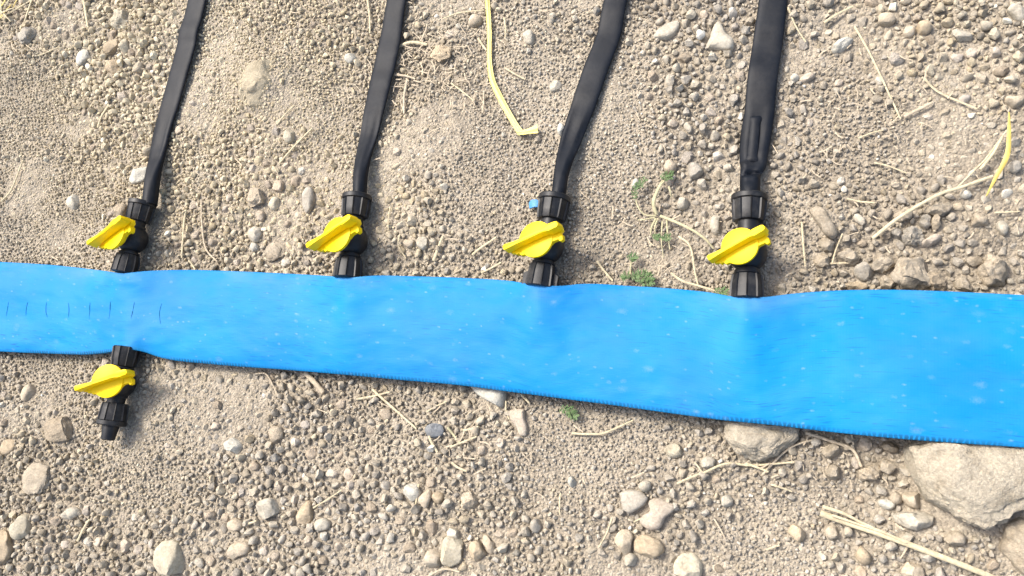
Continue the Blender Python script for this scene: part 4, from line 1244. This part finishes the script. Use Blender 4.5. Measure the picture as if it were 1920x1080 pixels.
S_('dry stem curving along the hose edge right of the cream rock', [(1510, 812), (1560, 828), (1598, 842), (1616, 874)], 8, M_STRAWG)
S_('short straw below the crossing straws, lower right', [(1446, 908), (1464, 915), (1484, 922)], 5)
S_('short pale straw left of the straw bundle, lower one', [(1436, 1031), (1448, 1026), (1462, 1022)], 5)
S_('thin dark twig at the bottom of the cream rock gravel', [(1340, 972), (1350, 990), (1358, 1010)], 4, M_STRAWG)
S_('thin twig under the straw bundle', [(1704, 1022), (1694, 1036), (1688, 1048)], 5, M_STRAWG)
S_('dry twig heap at the bottom edge, middle, curved one', [(795, 1086), (830, 1068), (862, 1072)], 6, M_STRAWG)
S_('thin straw left of the cream rock', [(1302, 866), (1312, 880), (1322, 892)], 4)
S_('thin grey straw lower left of centre, beside the tan clod', [(480, 700), (500, 702), (520, 740)], 4, M_STRAWG)
# the stalk at the right: forked straw with a golden blade
rt = on_soil(1790, 355, .006)
stalk = empty('forked_straw', rt)
tag(stalk, 'long forked straw stalk with a golden leaf blade at the right', 'straw')
def child_tube(name, path, wpx, mat, parent, lift=.008, arch=0, taper=.8, flat=.7, w_prof=None):
    P = [on_soil(x, y, lift if not hasattr(lift, '__len__') else lift[i]) for i, (x, y) in enumerate(path)]
    n = max(8, 6 * len(path)); C_ = resample(P, n)
    s = mpp(*path[len(path) // 2]); r = wpx * s / 2
    for i, q in enumerate(C_): q.z += arch * math.sin(math.pi * i / (n - 1))
    rad = [r * (1 - (1 - taper) * (i / (n - 1))) if w_prof is None else r * np.interp(i / (n - 1), *w_prof) for i in range(n)]
    o = MB().grid_rings(tube_rings(C_, rad, 8, flat)).build(name, mat, parent, smooth=60)
    if parent: o.matrix_parent_inverse = Matrix.Translation(-parent.location)
    return o
child_tube('stalk', [(1636, 447), (1690, 405), (1760, 365), (1800, 352), (1862, 330)], 7, M_STRAW, stalk, [.012, .013, .012, .009, .008])
child_tube('stalk', [(1795, 352), (1830, 316), (1850, 296), (1888, 244)], 4, M_STRAW, stalk, .008)
child_tube('stalk', [(1838, 318), (1862, 288), (1880, 256)], 6, M_STRAW, stalk, .010)
child_tube('leaf_blade', [(1892, 210), (1892, 250), (1888, 292), (1866, 335), (1849, 368)], 9, M_GOLD, stalk, [.012, .014, .014, .012, .006], flat=.25, w_prof=([0, .2, .5, .7, 1], [.25, .7, 1, .8, .2]))
# straw bundle, bottom right
sb = empty('straw_bundle', on_soil(1700, 1010, .004))
tag(sb, 'thick yellow straw with split end at the bottom right', 'straw')
child_tube('stalk', [(1538, 962), (1600, 984), (1670, 1008), (1780, 1050), (1880, 1090)], 12, M_STRAW, sb, .009, taper=.8)
child_tube('stalk', [(1542, 950), (1580, 962), (1620, 982), (1672, 1005)], 7, M_STRAW, sb, .012, taper=.5)
child_tube('stalk', [(1560, 966), (1610, 983), (1660, 1000), (1700, 1018)], 5, M_STRAW, sb, .0125, taper=.5)

# yellow strip
def ribbon(name, path, wpx, mat, lift, parent=None):
    P = [on_soil(x, y, lift) for x, y in path]; n = 5 * len(path); C_ = resample(P, n)
    rings = []
    for i, q in enumerate(C_):
        t = (C_[min(i + 1, n - 1)] - C_[max(i - 1, 0)]).normalized(); s = Vector((t.y, -t.x, 0)).normalized()
        w = np.interp(i / (n - 1) * (len(path) - 1), range(len(path)), wpx) * mpp(*path[min(int(i / (n - 1) * (len(path) - 1)), len(path) - 1)]) / 2
        up_ = []; lo_ = []
        for a in np.linspace(-1, 1, 9):
            z = .0009 * math.cos(a * 4.2 + .4) + a * .0008 * math.sin(i * .25)
            c_ = q + s * (a * w)
            up_.append((c_.x, c_.y, q.z + z)); lo_.append((c_.x, c_.y, q.z + z - .0006))
        rings.append(up_ + lo_[::-1])
    return MB().grid_rings(rings).build(name, mat, parent, smooth=70)
rb = ribbon('plastic_strip', [(906, -60), (911, -20), (914, 10), (917, 60), (917, 110), (922, 148), (936, 180), (952, 210), (966, 234), (977, 250)], [8, 8, 8, 9, 9, 10, 11, 11, 11, 12], M_RIB, .006)
tag(rb, 'pale yellow plastic strip with a folded end between second and third tapes', 'strip')
ribbon('folded_end', [(970, 248), (984, 247), (996, 244), (1008, 241)], [9, 12, 13, 16], M_RIB, .0085, rb)

# blue scrap by the third valve
P = [on_soil(x, y, .005) for x, y in [(992, 380), (998, 376), (1008, 376), (1014, 380), (1013, 390), (1004, 390), (993, 392)]]
m = MB(); zz = [.000, .002, .003, .002, .001, .0025, .0005]
m.grid_rings([[(q.x, q.y, q.z - .001 + z) for q, z in zip(P, zz)], [(q.x, q.y, q.z + .0008 + z) for q, z in zip(P, zz)]])
tag(m.build('plastic_scrap', M_SCRAP, smooth=40, bevel=.0003), 'small scrap of blue plastic touching the third valve nut', 'scrap')

# weeds
def feather(path, parent, n=15, size=.0042, lift=.007, seed=0):
    """pinnate leaf: a rib with pairs of small leaflets, each with some thickness"""
    r_ = random.Random(seed)
    P = [on_soil(x, y, lift) for x, y in path]; C_ = resample(P, n)
    m = MB(); m.grid_rings(tube_rings(C_, .0004, 5))
    for i, q in enumerate(C_):
        t = (C_[min(i + 1, n - 1)] - C_[max(i - 1, 0)]).normalized(); s = t.cross(Vector((0, 0, 1))).normalized()
        for sd in (-1, 1):
            for sub in range(2):
                L = size * r_.uniform(.7, 1.25) * (.6 + .6 * math.sin(math.pi * (i + 1) / (n + 1)))
                dv = (s * sd * r_.uniform(.7, 1.1) + t * r_.uniform(.1, .9) + Vector((0, 0, r_.uniform(-.15, .6)))).normalized()
                wv_ = dv.cross(Vector((0, 0, 1))).normalized() * L * .13; up_ = Vector((0, 0, .00018))
                a = q; b = q + dv * L * .55 + wv_; c_ = q + dv * L; e = q + dv * L * .55 - wv_
                m.add([a + up_, b + up_, c_ + up_, e + up_, a - up_, b - up_, c_ - up_, e - up_], [(0, 1, 2, 3), (7, 6, 5, 4), (0, 4, 5, 1), (1, 5, 6, 2), (2, 6, 7, 3), (3, 7, 4, 0)])
    o = m.build('leaf', M_LEAF, parent, smooth=0)
    o.matrix_parent_inverse = Matrix.Translation(-parent.location)
    return o
wd = empty('weed_plant', on_soil(1233, 405, .002))
tag(wd, 'spreading half-dry weed with pale stems between third and fourth valves', 'weed')
for k, (path, w) in enumerate([([(1231, 402), (1226, 380), (1236, 352), (1248, 336)], 9), ([(1228, 398), (1224, 378), (1232, 356), (1242, 338)], 7), ([(1230, 405), (1208, 402), (1195, 385), (1191, 365)], 5),
                               ([(1228, 408), (1205, 412), (1196, 412)], 5), ([(1230, 410), (1222, 425), (1220, 440)], 7), ([(1234, 410), (1228, 425), (1229, 442)], 5), ([(1250, 412), (1252, 440), (1256, 468)], 5),
                               ([(1238, 405), (1262, 414), (1296, 430), (1322, 448), (1338, 466)], 8), ([(1242, 415), (1240, 450), (1244, 482)], 4), ([(1254, 350), (1257, 360), (1259, 370)], 5)]):
    child_tube('stem', path, w * .72, M_STEM, wd, [.007] + [.010] * (len(path) - 2) + [.007], taper=.6)
for k, path in enumerate([[(1192, 372), (1190, 358), (1196, 346)], [(1194, 352), (1202, 344), (1210, 336)], [(1240, 334), (1250, 328), (1262, 326)], [(1246, 338), (1254, 332), (1260, 332)],
                          [(1224, 440), (1230, 444), (1236, 446)], [(1240, 448), (1247, 446), (1256, 444)]]):
    feather(path, wd, 7, .0036, .010, k)
rw = empty('root_stem', on_soil(1300, 490, .003))
tag(rw, 'thin pale rootlet curving down to the hose right of the weed', 'root')
child_tube('rootlet', [(1272, 443), (1290, 456), (1298, 475), (1302, 505), (1310, 540)], 4, M_STRAW, rw, .007)
child_tube('rootlet', [(1258, 512), (1280, 527), (1310, 536), (1343, 546)], 5, M_STRAW, rw, .010)
w2 = empty('weed_plant', on_soil(1200, 520, .002))
tag(w2, 'small dark green weed against the upper hose edge, left of the fourth valve', 'weed')
child_tube('stem', [(1182, 520), (1182, 505), (1184, 490)], 4, M_STEM, w2, .006)
for k, path in enumerate([[(1180, 522), (1174, 516), (1168, 520)], [(1184, 520), (1196, 516), (1208, 512)], [(1190, 524), (1204, 522), (1220, 520)], [(1200, 528), (1212, 530), (1224, 528)], [(1178, 486), (1186, 482), (1190, 486)], [(1208, 512), (1216, 518), (1222, 526)]]):
    feather(path, w2, 7, .0046, .009, 20 + k)
w3 = empty('weed_sprig', on_soil(1068, 770, .002))
tag(w3, 'dark green sprig in the shade below the hose, right of the boot-shaped stone', 'weed')
for k, path in enumerate([[(1052, 766), (1062, 770), (1074, 768)], [(1066, 776), (1074, 778), (1082, 776)]]):
    feather(path, w3, 7, .0045, .008, 40 + k)
w4 = empty('weed_sprig', on_soil(1352, 546, .002))
tag(w4, 'green sprig squeezed between the hose and the fourth valve nut', 'weed')
feather([(1340, 545), (1352, 547), (1364, 550)], w4, 7, .0045, .016, 60)

# a few blades of dry grass in the top left corner
gt = empty('grass_tuft', on_soil(8, 20, .002))
tag(gt, 'yellowing tuft of dry grass in the top left corner', 'grass tuft')
for k, (path, w, mt) in enumerate([([(-20, 60), (2, 40), (22, 8)], 5, M_GOLD), ([(-16, 10), (4, 22), (20, 40)], 4, M_STRAW), ([(0, -10), (6, 10), (4, 36)], 5, M_STEM), ([(14, -10), (12, 8), (-8, 26)], 5, M_GOLD),
                                   ([(24, -10), (20, 6), (6, 18)], 4, M_STEM), ([(-12, 34), (10, 26), (34, 12)], 4, M_STRAW), ([(40, -10), (36, 4), (24, 16)], 4, M_GOLD)]):
    child_tube('blade', path, w, mt, gt, .010, .004, .4, .35)
# short bits of chaff and root fibre mixed into the soil
m = MB(); rc = random.Random(4)
SP = [(780, 110, 90, 70, 90), (860, 150, 60, 80, 40), (1640, 230, 160, 120, 60), (960, 540, 960, 540, 170), (1500, 850, 180, 60, 40), (860, 820, 140, 80, 40), (1250, 460, 70, 60, 25), (60, 60, 80, 60, 20)]
for cx, cy, sx, sy, n in SP:
    for _ in range(n):
        x, y = rc.gauss(cx, sx * .6), rc.gauss(cy, sy * .6)
        if not (-60 < x < 1980 and -60 < y < 1140): continue
        if interp(TOP, x) - 8 < y < interp(BOT, x) + 8: continue
        a = rc.uniform(0, 6.28); L = rc.uniform(7, 26); b_ = rc.uniform(-.5, .5)
        P = [on_soil(x + math.cos(a + b_ * t) * L * t, y + math.sin(a + b_ * t) * L * t, .0048) for t in (-.5, 0, .5)]
        m.grid_rings(tube_rings(resample(P, 5), rc.uniform(.0003, .0007), 5, .7))
tag(m.build('chaff', M_STRAWG, smooth=60), 'fine chaff and root fibres strewn in the soil', 'chaff', kind='stuff')
